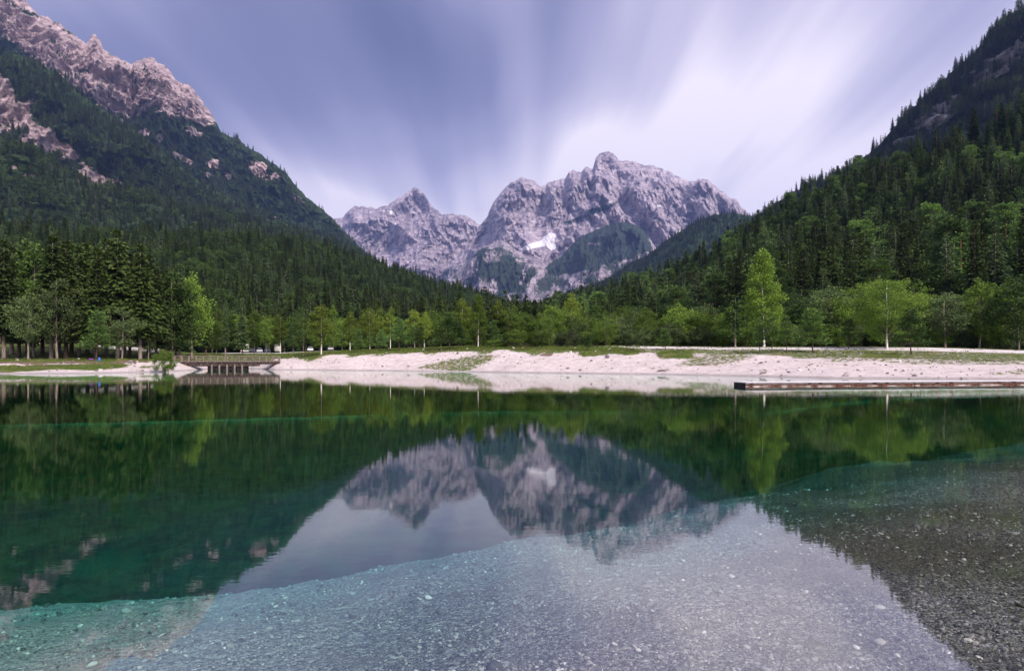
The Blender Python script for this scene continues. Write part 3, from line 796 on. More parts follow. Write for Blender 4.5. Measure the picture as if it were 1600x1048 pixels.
def broad(seed, h, rx, cb, mat, bark, leaf=.30, ncl=95, nl=58, trunk_r=.16, shape='round', multi=1, clr=1.0, airy=0.0, lean=0.02):
    """broadleaf: limbs leading to leaf clumps inside an uneven crown"""
    rng = np.random.default_rng(seed)
    zc = (h + cb * h) / 2; rzc = (h - cb * h) / 2
    cen = []
    tries = 0
    while len(cen) < ncl and tries < 20000:
        tries += 1
        p = rng.uniform(-1, 1, 3)
        r = np.linalg.norm(p)
        if r > 1 or r < .12: continue
        if r < .6 and rng.random() < .5: continue
        t = (p[2] + 1) / 2
        if shape == 'round': k = 1.0
        elif shape == 'ovoid': k = (1.18 - .55 * t) * (0.6 + .4 * min(1, t / .25))
        elif shape == 'cone': k = (1.35 - 1.05 * t)
        elif shape == 'vase': k = .55 + .6 * t
        elif shape == 'dome': k = 1.0 if t > .45 else .85 + .33 * t
        a = math.atan2(p[1], p[0])
        lump = 1 + .22 * math.sin(3 * a + seed) * math.cos(4 * t * 3 + seed * 1.7) + .14 * math.sin(5 * a + 9 * t + seed * 2.3)
        x = p[0] * rx * k * lump; y = p[1] * rx * k * lump
        cen.append((x, y, zc + p[2] * rzc * (1 if p[2] < .6 else 1 + .05 * math.sin(4 * a))))
    cen = np.array(cen)
    cen[:, 0] += lean * cen[:, 2] * math.cos(seed); cen[:, 1] += lean * cen[:, 2] * math.sin(seed)
    qs, ts = [], []
    cr_ = rx * .26 * clr + .15
    for c in cen:
        if rng.random() < airy: continue
        n = int(nl * rng.uniform(.6, 1.3))
        o = rng.normal(size=(n, 3)); o /= np.linalg.norm(o, axis=1)[:, None]
        o *= (rng.uniform(.15, 1, n) ** .5)[:, None] * cr_ * rng.uniform(.7, 1.25) * np.array([1, 1, .68])
        pts = c + o
        ct = rng.uniform(-.22, .22)
        qs.append(leaf_quads(pts, leaf * rng.uniform(.6, 1.3, n), rng))
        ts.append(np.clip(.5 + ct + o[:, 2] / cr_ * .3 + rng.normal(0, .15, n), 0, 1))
    crown = soup('crown', qs, ts, mat)
    mb = MB()
    for s_ in range(multi):
        oa = s_ * 6.28 / multi + seed; off = 0 if multi == 1 else .12
        spread = 0 if multi == 1 else rx * .28
        P_ = []
        for k in (0, .04, .25, .5, .78, .95):
            w = rng.normal(0, .012 * h, 2) * (k > .1) * .7
            P_.append((off * math.cos(oa) + spread * k * math.cos(oa) + lean * h * k * math.cos(seed) + w[0], off * math.sin(oa) + spread * k * math.sin(oa) + lean * h * k * math.sin(seed) + w[1], h * k - (.4 if k == 0 else 0)))
        r0 = trunk_r / (1 if multi == 1 else 1.5)
        mb.tube(P_, [r0 * 1.35, r0, r0 * .82, r0 * .58, r0 * .3, r0 * .1], 8)
        idx = rng.permutation(len(cen))[: max(6, len(cen) // (4 * multi))]
        for i in idx:
            c = cen[i]
            z0 = max(cb * h * .8, c[2] - rng.uniform(.12, .3) * h)
            k = z0 / h
            xs = np.interp(z0, [p[2] for p in P_], [p[0] for p in P_]); ys = np.interp(z0, [p[2] for p in P_], [p[1] for p in P_])
            mid = ((xs + c[0]) / 2, (ys + c[1]) / 2, (z0 + c[2]) / 2 + .06 * h * rng.uniform(-.3, 1))
            rr = r0 * (1 - k) * .5 + .015
            mb.tube([(xs, ys, z0), mid, tuple(c)], [rr * .62, rr * .4, .010], 4, mi=1, cap=False)
    return mb.mesh('trunk', [bark, B_LIMB], True), crown

def pine(seed, h, R, clear, mat, bark, ncl=60, tuft=46, leaf=.34, trunk_r=.12, round_=False):
    """pine: separate boughs carrying rounded needle tufts, with gaps between the tiers"""
    rng = np.random.default_rng(seed)
    mb = MB(); qs, ts = [], []
    bend = rng.normal(0, .02 * h, 2)
    def stem(z): k = z / h; return bend[0] * math.sin(k * 2.4), bend[1] * math.sin(k * 2.0)
    mb.tube([(*stem(h * k), h * k - (.3 if k == 0 else 0)) for k in (0, .05, .3, .6, .95)], [trunk_r * 1.3, trunk_r, trunk_r * .8, trunk_r * .5, .02], 7)
    nt_ = max(4, int(ncl / 6))
    for i in range(nt_):
        t = (i + rng.uniform(.1, .9)) / nt_
        z = h * clear + t * h * (1 - clear) * .97
        env = R * ((1 - t) ** .7 if not round_ else math.sqrt(max(.05, 1 - (2 * t - .85) ** 2 / 1.6)))
        for j in range(6):
            a = rng.uniform(0, 6.28); L = env * rng.uniform(.5, 1.1)
            x0, y0 = stem(z)
            tip = np.array([x0 + L * math.cos(a), y0 + L * math.sin(a), z + L * rng.uniform(-.05, .3)])
            mb.tube([(x0, y0, z), tuple(tip)], [.035, .012], 3, cap=False)
            for fr_ in (.55, 1.0) if L > .6 else (1.0,):
                c = np.array([x0, y0, z]) * (1 - fr_) + tip * fr_
                n = int(tuft * rng.uniform(.6, 1.2)); rr = (.24 * R + .16) * rng.uniform(.7, 1.2)
                o = rng.normal(size=(n, 3)); o /= np.linalg.norm(o, axis=1)[:, None]; o *= (rng.uniform(.2, 1, n) ** .5)[:, None] * rr * np.array([1, 1, .55])
                dd = o + np.array([math.cos(a), math.sin(a), .5]) * .3; dd /= np.linalg.norm(dd, axis=1)[:, None]
                l = leaf * rng.uniform(.7, 1.3, n)
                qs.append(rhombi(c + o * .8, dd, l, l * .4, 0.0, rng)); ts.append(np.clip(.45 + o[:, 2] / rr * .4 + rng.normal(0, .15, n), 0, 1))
    return mb.mesh('trunk', [bark], True), soup('crown', qs, ts, mat)

PROTO = {}   # kind -> list of (trunk mesh, crown mesh, height)
def reg(kind, h, pair): PROTO.setdefault(kind, []).append((*pair, h))
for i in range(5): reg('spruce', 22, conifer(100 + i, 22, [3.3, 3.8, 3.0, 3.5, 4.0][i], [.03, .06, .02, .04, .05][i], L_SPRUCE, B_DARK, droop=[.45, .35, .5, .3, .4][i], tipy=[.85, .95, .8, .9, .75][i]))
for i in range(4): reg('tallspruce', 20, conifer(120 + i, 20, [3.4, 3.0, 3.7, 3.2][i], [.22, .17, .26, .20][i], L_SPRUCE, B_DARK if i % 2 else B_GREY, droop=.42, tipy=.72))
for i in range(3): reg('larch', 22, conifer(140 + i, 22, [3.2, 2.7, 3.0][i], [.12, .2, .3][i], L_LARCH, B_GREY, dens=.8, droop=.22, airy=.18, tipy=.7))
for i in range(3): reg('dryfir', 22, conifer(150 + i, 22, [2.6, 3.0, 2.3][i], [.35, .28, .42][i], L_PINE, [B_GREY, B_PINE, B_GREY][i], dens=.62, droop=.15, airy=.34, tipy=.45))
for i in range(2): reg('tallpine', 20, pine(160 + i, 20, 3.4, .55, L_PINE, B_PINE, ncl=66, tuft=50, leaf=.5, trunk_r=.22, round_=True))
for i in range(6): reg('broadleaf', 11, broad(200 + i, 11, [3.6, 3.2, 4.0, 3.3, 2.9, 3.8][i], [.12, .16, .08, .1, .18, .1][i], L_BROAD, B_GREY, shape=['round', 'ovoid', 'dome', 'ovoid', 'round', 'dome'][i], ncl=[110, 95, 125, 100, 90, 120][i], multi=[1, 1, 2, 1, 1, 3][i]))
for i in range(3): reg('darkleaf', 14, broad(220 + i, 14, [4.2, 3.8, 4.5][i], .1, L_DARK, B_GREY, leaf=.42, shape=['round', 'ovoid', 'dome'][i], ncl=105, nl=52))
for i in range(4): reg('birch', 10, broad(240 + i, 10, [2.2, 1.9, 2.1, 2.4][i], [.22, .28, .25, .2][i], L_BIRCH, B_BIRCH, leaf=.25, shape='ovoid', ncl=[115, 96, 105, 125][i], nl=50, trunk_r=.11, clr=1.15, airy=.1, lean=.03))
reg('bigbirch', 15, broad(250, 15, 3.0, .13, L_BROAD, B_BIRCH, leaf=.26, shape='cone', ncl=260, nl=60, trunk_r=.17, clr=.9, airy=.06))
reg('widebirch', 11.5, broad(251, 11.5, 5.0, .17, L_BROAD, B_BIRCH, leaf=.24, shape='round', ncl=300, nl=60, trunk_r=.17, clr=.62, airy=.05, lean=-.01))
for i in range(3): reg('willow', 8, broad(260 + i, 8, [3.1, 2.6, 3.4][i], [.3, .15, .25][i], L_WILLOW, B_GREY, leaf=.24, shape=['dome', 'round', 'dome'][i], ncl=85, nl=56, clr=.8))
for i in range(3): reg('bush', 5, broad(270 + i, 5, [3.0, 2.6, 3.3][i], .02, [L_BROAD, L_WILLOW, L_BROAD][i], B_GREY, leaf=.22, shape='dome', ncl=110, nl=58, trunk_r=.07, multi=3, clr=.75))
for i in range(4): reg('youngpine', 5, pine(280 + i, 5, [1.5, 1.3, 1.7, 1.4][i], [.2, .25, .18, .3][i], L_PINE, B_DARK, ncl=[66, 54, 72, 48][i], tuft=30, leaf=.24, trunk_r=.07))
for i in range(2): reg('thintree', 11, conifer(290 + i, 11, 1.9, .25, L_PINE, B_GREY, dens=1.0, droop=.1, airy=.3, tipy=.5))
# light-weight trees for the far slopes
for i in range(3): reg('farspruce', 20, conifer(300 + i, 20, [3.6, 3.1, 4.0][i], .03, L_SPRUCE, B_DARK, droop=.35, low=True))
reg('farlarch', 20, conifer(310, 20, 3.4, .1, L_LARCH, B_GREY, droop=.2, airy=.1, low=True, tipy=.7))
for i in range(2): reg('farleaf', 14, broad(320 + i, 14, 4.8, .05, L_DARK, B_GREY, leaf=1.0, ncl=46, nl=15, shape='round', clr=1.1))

# ------------------------------------------------------------------ forests on the slopes
FTREES = []      # (x, y, z, height, kind, area, apparent size)
def scatter(lname, n, kinds, hrange, area, vegmin=.55, pxlim=(-160, 1760), seed=0, vmax=1.0, cond=None):
    Xw, D, Z, PXg, PYg, V_, nv = LAYERS[lname]
    rng = np.random.default_rng(seed + 1000)
    J, I = Xw.shape
    J = nv
    # area weights of the quads
    dx = np.abs(Xw[:J-1, 1:] - Xw[:J-1, :-1]); dy = np.abs(D[1:J, :-1] - D[:J-1, :-1]) + .5 * np.abs(Z[1:J, :-1] - Z[:J-1, :-1])
    w = dx * dy
    pc = PXg[:J-1, :-1]
    w = w * ((pc > pxlim[0]) & (pc < pxlim[1]))
    # a copse-like unevenness
    cs = (w.ravel() / w.sum()).cumsum()
    k = np.searchsorted(cs, rng.random(n)); k = np.minimum(k, w.size - 1)
    j, i = np.unravel_index(k, w.shape)
    a, b = rng.random(n), rng.random(n)
    bl = lambda G: (G[j, i] * (1 - a) * (1 - b) + G[j, i + 1] * a * (1 - b) + G[j + 1, i] * (1 - a) * b + G[j + 1, i + 1] * a * b)
    x, y, z, vv, px_, py_ = bl(Xw), bl(D), bl(Z), bl(V_), bl(PXg), bl(PYg)
    ok = vv + rng.normal(0, .08, n) > vegmin
    if cond is not None: ok &= cond(px_, py_)
    nn = fbm(x / 60, y / 60, seed, 3)
    names = [q[0] for q in kinds]; pr = np.array([q[1] for q in kinds], float)
    for q in np.nonzero(ok)[0]:
        pp = pr.copy()
        for r, nm in enumerate(names):
            if 'leaf' in nm: pp[r] *= math.exp(3.6 * nn[q])
        pp /= pp.sum()
        kd = names[rng.choice(len(names), p=pp)]
        h = rng.uniform(*hrange) * (.72 if 'leaf' in kd else 1.0) * (1 + .15 * nn[q])
        FTREES.append((x[q], y[q], z[q] - .5, h, kd, area, h / y[q]))
scatter('near_slope', 5200, [('spruce', 5), ('larch', 2.0), ('dryfir', 1.2), ('darkleaf', 1.3), ('tallpine', .35)], (15, 26), 'slope', seed=1, pxlim=(760, 1760))
scatter('near_hill', 7500, [('spruce', 4), ('larch', .8), ('darkleaf', 4.2), ('farlarch', .6)], (13, 23), 'hill', seed=2, pxlim=(-160, 930))
scatter('lower_shoulder', 9000, [('farspruce', 4), ('farlarch', 1.2), ('farleaf', 3)], (15, 25), 'shoulder', seed=3, pxlim=(-160, 640))
scatter('forest_shoulder', 13000, [('farspruce', 4), ('farlarch', 1.4), ('farleaf', 1.0)], (16, 27), 'shoulder', seed=4, pxlim=(-160, 620))
scatter('rocky_ridge', 15000, [('farspruce', 4), ('farlarch', 1.2), ('farleaf', .8)], (14, 25), 'ridge', vegmin=.62, seed=5, pxlim=(-100, 600))
scatter('high_ridge', 17000, [('farspruce', 4), ('farlarch', 1.2), ('farleaf', .5)], (13, 25), 'highridge', vegmin=.5, seed=6, pxlim=(1150, 1760))
scatter('blue_hill', 6000, [('farspruce', 5), ('farlarch', .5)], (14, 22), 'bluehill', seed=7, pxlim=(880, 1300))
# low wood that closes the valley floor
rng = np.random.default_rng(77)
for _ in range(1500):
    d = rng.uniform(165, 420); px_ = rng.uniform(300, 1080)
    if px_ < 560 and d < 225: continue
    x = (px_ - 800) / F * d
    kd = rng.choice(['spruce', 'spruce', 'larch', 'darkleaf', 'farspruce'])
    h = rng.uniform(9, 15) * (.75 if kd == 'darkleaf' else 1)
    FTREES.append((x, d, hz1(x, d) - .3, h, kd, 'valley', h / d * .8))
FTREES.sort(key=lambda r: -r[6])

LM = [(6, 'the far left edge'), (44, 'the leftmost grey tree'), (91, 'the tall grey tree'), (150, 'the lopsided pine'), (184, 'the tallest grove spruce'),
      (232, 'the narrow grey tree'), (281, 'the pale larch'), (352, 'the footbridge'), (383, 'the white camper'), (438, 'the footbridge right end'), (502, 'the first white birch'),
      (547, 'the second birch'), (594, 'the bushy pine'), (612, 'the leaning birch'), (650, 'the bright birch'), (683, 'the pyramid shaped tree'), (710, 'the rounded pines'), (747, 'the tall birch'), (790, 'the valley gap'),
      (858, 'the oval tree'), (892, 'the tall light tree'), (918, 'the small lone pine'), (948, 'the broad round tree'), (985, 'the meadow track'), (1010, 'the leaning pale trunk'), (1040, 'the pine on the tuft'), (1070, 'the willow bush'),
      (1112, 'the yellowish thin tree'), (1149, 'the thin conifer'), (1194, 'the biggest birch'), (1229, 'the slim pine'), (1270, 'the layered pine'), (1326, 'the blue green pine'), (1386, 'the wide birch'),
      (1424, 'the bright green pine'), (1477, 'the spreading grey tree'), (1530, 'the pointed light tree'), (1592, 'the far right edge')]
def near(px_, over=False):
    q = min(LM, key=lambda t: abs(t[0] - px_)); dx = px_ - q[0]
    w = 'right above ' if over else 'directly behind '
    if 'edge' in q[1]: w = 'near '
    elif dx < -9: w = 'up left of ' if over else 'just left of '
    elif dx > 9: w = 'up right of ' if over else 'just right of '
    return w + q[1]
AREA_TXT = {'slope': 'in the dense wood on the steep right slope', 'hill': 'on the dark wooded hill at the left', 'valley': 'in the wood at the valley floor'}
KIND_TXT = {'spruce': ('spruce_tree', 'dark pointed spruce', 'spruce'), 'larch': ('larch_tree', 'soft pale green larch', 'larch'),
            'dryfir': ('pine_tree', 'thin conifer with bare trunk', 'conifer'), 'tallpine': ('pine_tree', 'orange trunked pine', 'pine'),
            'darkleaf': ('broadleaf_tree', 'dark green broadleaf tree', 'tree')}
def plant(kind, x, y, z, h, name, label, cat, group=None, var=None, wide=1.0, rot=None):
    pr = PROTO[kind]
    trunk, crown, h0 = pr[var % len(pr) if var is not None else random.randrange(len(pr))]
    s = h / h0
    o = empty(name, (x, y, z), random.uniform(0, 6.28) if rot is None else rot, (s * wide, s * wide, s), label=label, category=cat)
    if group: o['group'] = group
    link('trunk', trunk, o); link('crown', crown, o)
    return o
n_ind = 0
REST = {}
cap = {'slope': 120, 'hill': 45, 'valley': 25}
for r in FTREES:
    x, y, z, h, kd, area, ap = r
    px_ = 800 + F * x / y
    if kd in KIND_TXT and cap.get(area, 0) > 0 and -30 < px_ < 1630:
        cap[area] -= 1
        nm, txt, cat = KIND_TXT[kd]
        yy = HZ - (z - CAMH) * F / y
        tier = 'foot' if yy > 490 else 'lower part' if yy > 430 else 'middle part' if yy > 340 else 'upper part'
        short = {'slope': 'right slope', 'hill': 'left hill', 'valley': 'valley wood'}[area]
        plant(kd, x, y, z, h, nm, txt + ', ' + short + ' ' + tier + ', ' + near(px_, True), cat, cat + ' trees ' + AREA_TXT[area], wide=random.uniform(.85, 1.15))
    else:
        REST.setdefault(area, []).append(r)

def forest_object(name, items, label):
    kinds = sorted(set(r[4] for r in items))
    lib = bpy.data.collections.new('tree_library_' + name)
    order = []
    for kd in kinds:
        for i, (t_, c_, h0) in enumerate(PROTO[kd]):
            order.append((kd, i))
            me = joined(kd, i)
            o = bpy.data.objects.new('lib_%03d' % len(order), me); lib.objects.link(o)
    index = {k: i for i, k in enumerate(order)}
    rng = np.random.default_rng(len(items))
    n = len(items)
    co = np.array([r[:3] for r in items])
    idx = np.zeros(n, np.int32); sc = np.zeros((n, 3)); rt = np.zeros((n, 3))
    for q, r in enumerate(items):
        v_ = rng.integers(len(PROTO[r[4]])); idx[q] = index[(r[4], v_)]
        s = r[3] / PROTO[r[4]][v_][2]; wv = rng.uniform(.85, 1.2)
        sc[q] = (s * wv, s * wv, s); rt[q, 2] = rng.uniform(0, 6.28)
    me = bpy.data.meshes.new(name); me.vertices.add(n); me.vertices.foreach_set('co', co.astype(np.float32).ravel())
    a = me.attributes.new('idx', 'INT', 'POINT'); a.data.foreach_set('value', idx)
    a = me.attributes.new('scl', 'FLOAT_VECTOR', 'POINT'); a.data.foreach_set('vector', sc.astype(np.float32).ravel())
    a = me.attributes.new('rt', 'FLOAT_VECTOR', 'POINT'); a.data.foreach_set('vector', rt.astype(np.float32).ravel())
    me.update()
    o = link(name, me, kind='stuff', label=label, category='forest')
    g = bpy.data.node_groups.new('scatter_' + name, 'GeometryNodeTree')
    g.interface.new_socket('Geometry', in_out='INPUT', socket_type='NodeSocketGeometry')
    g.interface.new_socket('Geometry', in_out='OUTPUT', socket_type='NodeSocketGeometry')
    N = g.nodes.new
    gi, go = N('NodeGroupInput'), N('NodeGroupOutput')
    ci = N('GeometryNodeCollectionInfo'); ci.inputs['Collection'].default_value = lib
    ci.inputs['Separate Children'].default_value = True; ci.inputs['Reset Children'].default_value = True
    ip = N('GeometryNodeInstanceOnPoints'); ip.inputs['Pick Instance'].default_value = True
    def na(nm, dt):
        q = N('GeometryNodeInputNamedAttribute'); q.data_type = dt; q.inputs['Name'].default_value = nm; return q.outputs[0]
    g.links.new(gi.outputs[0], ip.inputs['Points']); g.links.new(ci.outputs[0], ip.inputs['Instance'])
    g.links.new(na('idx', 'INT'), ip.inputs['Instance Index'])
    e2 = N('FunctionNodeEulerToRotation'); g.links.new(na('rt', 'FLOAT_VECTOR'), e2.inputs[0])
    g.links.new(e2.outputs[0], ip.inputs['Rotation']); g.links.new(na('scl', 'FLOAT_VECTOR'), ip.inputs['Scale'])
    g.links.new(ip.outputs[0], go.inputs[0])
    md = o.modifiers.new('scatter', 'NODES'); md.node_group = g
    return o
_join = {}
def joined(kd, i):
    if (kd, i) in _join: return _join[(kd, i)]
    t_, c_, h0 = PROTO[kd][i]
    def arr(me):
        v_ = np.zeros(len(me.vertices) * 3, np.float32); me.vertices.foreach_get('co', v_)
        lt = np.zeros(len(me.polygons), np.int32); me.polygons.foreach_get('loop_total', lt)
        li = np.zeros(len(me.loops), np.int32); me.loops.foreach_get('vertex_index', li)
        ls = np.zeros(len(me.polygons), np.int32); me.polygons.foreach_get('loop_start', ls)
        return v_.reshape(-1, 3), lt, li, ls
    v1, lt1, li1, ls1 = arr(t_); v2, lt2, li2, ls2 = arr(c_)
    q1 = np.stack([li1[ls1[lt1 == 4] + k] for k in range(4)], 1)
    q2 = li2.reshape(-1, 4) + len(v1)
    tn = np.zeros(len(v2), np.float32); c_.attributes['tint'].data.foreach_get('value', tn)
    me = mesh_np(kd + '_joined', np.concatenate([v1, v2]), np.concatenate([q1, q2]), [t_.materials[0], c_.materials[0]], False,
                 dict(tint=np.concatenate([np.zeros(len(v1)), tn])), face_mat=[0] * len(q1) + [1] * len(q2))
    _join[(kd, i)] = me
    return me
FNAME = {'slope': ('slope_forest', 'dense dark conifer forest filling the steep right slope'), 'hill': ('hill_forest', 'mixed forest covering the near hill on the left'),
         'shoulder': ('shoulder_forest', 'forest on the wooded shoulders of the left mountain'), 'ridge': ('ridge_forest', 'far forest below the pink cliffs of the left ridge'),
         'highridge': ('ridge_forest', 'dark trees along the high crags on the right'), 'bluehill': ('distant_forest', 'blue looking forest on the distant hill'),
         'valley': ('valley_forest', 'trees filling the valley floor behind the meadow')}
for area, items in REST.items():
    forest_object(FNAME[area][0], items, FNAME[area][1])

# ------------------------------------------------------------------ trees along the shore, one by one
# (kind, px, distance, photo y of the top, width factor, variant, label)
G_FRONT = None
SHORE = [
 # tall spruces of the left grove
 ('tallspruce', 6, 99, 374, 1.15, 0, 'tall dark spruce at the far left edge of the lakeside grove'),
 ('tallspruce', 30, 105, 392, 1.1, 1, 'dark spruce second from the left edge of the grove'),
 ('darkleaf', 52, 104, 380, .9, 1, 'tall yellowish leafy tree standing among the spruces of the left grove'),
 ('tallspruce', 80, 100, 370, 1.1, 2, 'tall spruce right of the yellowish leafy tree in the grove'),
 ('tallspruce', 103, 102, 376, 1.15, 3, 'spruce left of the centre of the lakeside grove, ragged top'),
 ('tallspruce', 123, 107, 384, 1.0, 0, 'narrow spruce in the middle of the lakeside grove'),
 ('tallspruce', 150, 100, 386, 1.15, 1, 'broad spruce in the middle of the grove behind a leaning pine'),
 ('tallspruce', 184, 103, 359, 1.15, 2, 'tallest spruce of the lakeside grove'),
 ('tallspruce', 203, 108, 396, 1.0, 3, 'spruce just right of the tallest one in the grove'),
 ('tallspruce', 219, 102, 381, 1.1, 0, 'dense spruce near the right end of the grove'),
 ('tallspruce', 244, 107, 420, 1.15, 1, 'shorter spruce at the right end of the grove'),
 ('darkleaf', 270, 112, 424, .8, 0, 'leafy tree at the right end of the spruce grove'),
 ('larch', 281, 114, 412, 1.0, 0, 'pale topped larch beside the right end of the grove'),
 ('broadleaf', 300, 121, 428, .8, 1, 'light green leafy tree behind the left end of the footbridge'),
 # grey-green trees standing in front of the grove
 ('willow', 44, 94, 463, .75, 0, 'grey green tree with pale trunk in front of the spruces'),
 ('willow', 89, 98, 432, .72, 2, 'taller grey green tree before the spruce grove'),
 ('youngpine', 150, 95, 486, 1.0, 0, 'small leaning pine with a lopsided crown before the grove'),
 ('willow', 191, 97, 482, .8, 2, 'feathery grey tree under the tallest spruce'),
 ('willow', 232, 103, 496, .62, 1, 'narrow rounded grey green tree right of the grove'),
 ('bush', 257, 90.5, 546, .62, 0, 'bright green bush on the gravel beside the footbridge'),
 # thin-trunked wood behind the bridge
 ('tallspruce', 322, 140, 468, .9, 3, 'slim conifer directly behind the left part of the footbridge'),
 ('broadleaf', 338, 150, 478, .75, 3, 'small leafy tree between slim conifers behind the footbridge'),
 ('larch', 352, 143, 476, .9, 1, 'soft green larch behind the middle of the footbridge'),
 ('larch', 379, 146, 466, .95, 0, 'light larch left of the parked white camper'),
 ('broadleaf', 397, 156, 482, .8, 1, 'leafy tree behind the parked camper'),
 ('broadleaf', 416, 152, 495, .7, 4, 'small light tree above the parked cars'),
 ('birch', 438, 160, 492, 1.0, 1, 'slender tree with bare lower trunk behind the right end of the footbridge'),
 ('darkleaf', 458, 168, 494, .8, 2, 'dark rounded tree behind the parked cars'),
 # birches and pines from left to right along the bank
 ('birch', 502, 114, 477, 1.15, 0, 'birch with white trunk nearest the footbridge on the grassy bank'),
 ('broadleaf', 521, 150, 480, .6, 3, 'narrow leafy tree just behind the birch nearest the footbridge'),
 ('birch', 547, 138, 487, .95, 2, 'small birch right of the first white trunked birch'),
 ('youngpine', 558, 119, 514, .95, 0, 'dark young pine on the bank between two birches'),
 ('birch', 578, 146, 483, 1.0, 3, 'birch with broad crown above a dark young pine'),
 ('youngpine', 577, 122, 520, .8, 1, 'low dark pine under the broad crowned birch'),
 ('birch', 591, 150, 481, .9, 1, 'yellow green birch behind the low dark pines'),
 ('youngpine', 594, 126, 515, .9, 2, 'bushy dark young pine right of the low pine'),
 ('birch', 610, 140, 480, .9, 1, 'slim birch with long leaning white trunk'),
 ('youngpine', 624, 117, 496, 1.1, 3, 'taller dark pine right of the leaning birch'),
 ('youngpine', 642, 116, 508, 1.0, 0, 'rounded dark pine on the bank edge left of a bright birch'),
 ('birch', 648, 140, 484, 1.0, 0, 'bright green birch behind the bank edge pines'),
 ('youngpine', 656, 116, 506, .9, 1, 'dark pine next to the thin white birch trunk'),
 ('birch', 663, 136, 487, .85, 2, 'small birch with thin white trunk between pines'),
 ('broadleaf', 683, 113, 498, .48, 3, 'light green pyramid-shaped tree leafy down to the ground'),
 ('youngpine', 703, 112, 488, 1.15, 2, 'large rounded dark pine right of the pyramid-shaped tree'),
 ('youngpine', 717, 113, 497, 1.0, 0, 'dark pine close beside the large rounded pine'),
 ('birch', 721, 150, 468, .9, 3, 'light tree rising behind the pair of dark pines'),
 ('bigbirch', 747, 122, 458, .8, 0, 'tall birch with white trunk left of the valley gap'),
 ('youngpine', 770, 112, 500, 1.0, 3, 'young pine on the bank right of the tall birch'),
 ('birch', 780, 124, 466, .95, 1, 'slender birch beside the young pine near the valley gap'),
 ('broadleaf', 800, 128, 486, .7, 0, 'leafy tree below the valley gap'),
 ('broadleaf', 858, 106, 496, .62, 3, 'small light green oval tree standing alone on the bank'),
 ('bush', 887, 112, 532, .5, 1, 'tiny low bush by the gravel track'),
 ('birch', 892, 128, 458, .9, 2, 'tall light tree rising above the leafy belt near the valley gap'),
 ('youngpine', 918, 96, 522, 1.0, 2, 'small lone pine at the top of the pale beach'),
 ('broadleaf', 948, 112, 495, 1.1, 2, 'broad rounded leafy tree behind the small lone pine'),
 ('broadleaf', 1010, 108, 482, 1.05, 0, 'rounded tree with pale leaning trunk by the gravel track'),
 ('youngpine', 1040, 95, 513, 1.15, 0, 'young pine standing in a tuft of green grass on the bank'),
 ('bush', 1067, 109, 480, 1.0, 2, 'large feathery yellow green willow bush'),
 ('larch', 1112, 114, 473, .9, 2, 'yellowish thin tree behind the large willow bush'),
 ('thintree', 1149, 97, 462, .95, 0, 'thin young conifer with visible trunk left of the big birch'),
 ('bigbirch', 1194, 98, 387, 1.0, 0, 'biggest birch, a tall pale green cone on the right bank'),
 ('youngpine', 1187, 86, 500, .9, 1, 'young pine at the foot of the biggest birch'),
 ('youngpine', 1206, 85, 494, .9, 3, 'thin stemmed pine just right of the biggest birch'),
 ('youngpine', 1229, 85, 495, .9, 1, 'slim pine third to the right from the biggest birch'),
 ('youngpine', 1270, 87, 482, 1.15, 2, 'full young pine with layered branches on the right bank'),
 ('youngpine', 1326, 92, 498, 1.1, 0, 'dark blue green young pine left of the wide birch'),
 ('widebirch', 1386, 91, 434, 1.0, 0, 'wide spreading tree with white birch trunk on the right bank'),
 ('youngpine', 1424, 81, 482, 1.05, 2, 'bright green young pine right of the white trunk'),
 ('willow', 1477, 104, 464, 1.2, 2, 'grey green spreading tree behind the right end of the bank'),
 ('broadleaf', 1530, 104, 437, .95, 1, 'pointed light green tree near the right edge'),
 ('darkleaf', 1592, 100, 428, 1.1, 0, 'large leafy tree at the far right edge of the bank'),
]
NAMES = {'tallspruce': ('spruce_tree', 'spruce'), 'darkleaf': ('broadleaf_tree', 'tree'), 'larch': ('larch_tree', 'larch'), 'broadleaf': ('broadleaf_tree', 'tree'),
         'willow': ('willow_tree', 'tree'), 'tallpine': ('pine_tree', 'pine'), 'bush': ('bush', 'bush'), 'birch': ('birch_tree', 'birch'), 'bigbirch': ('birch_tree', 'birch'),
         'widebirch': ('birch_tree', 'birch'), 'youngpine': ('pine_tree', 'pine'), 'thintree': ('conifer_tree', 'conifer'), 'spruce': ('spruce_tree', 'spruce')}
def plant_px(kd, px_, d, ytop, wide, var, label, group=None):
    x = (px_ - 800) / F * d
    z = hz1(x, d) - .05
    h = CAMH + (HZ - ytop) / F * d - z
    nm, cat = NAMES[kd]
    wf = wide
    h0 = PROTO[kd][var % len(PROTO[kd])][2]
    if kd in ('bush',): wf = wide * (h0 / h) ** .25
    if kd == 'widebirch': wf = 1.0
    plant(kd, x, d, z, h, nm, label, cat, group, var, wf)
for t in SHORE: plant_px(*t)
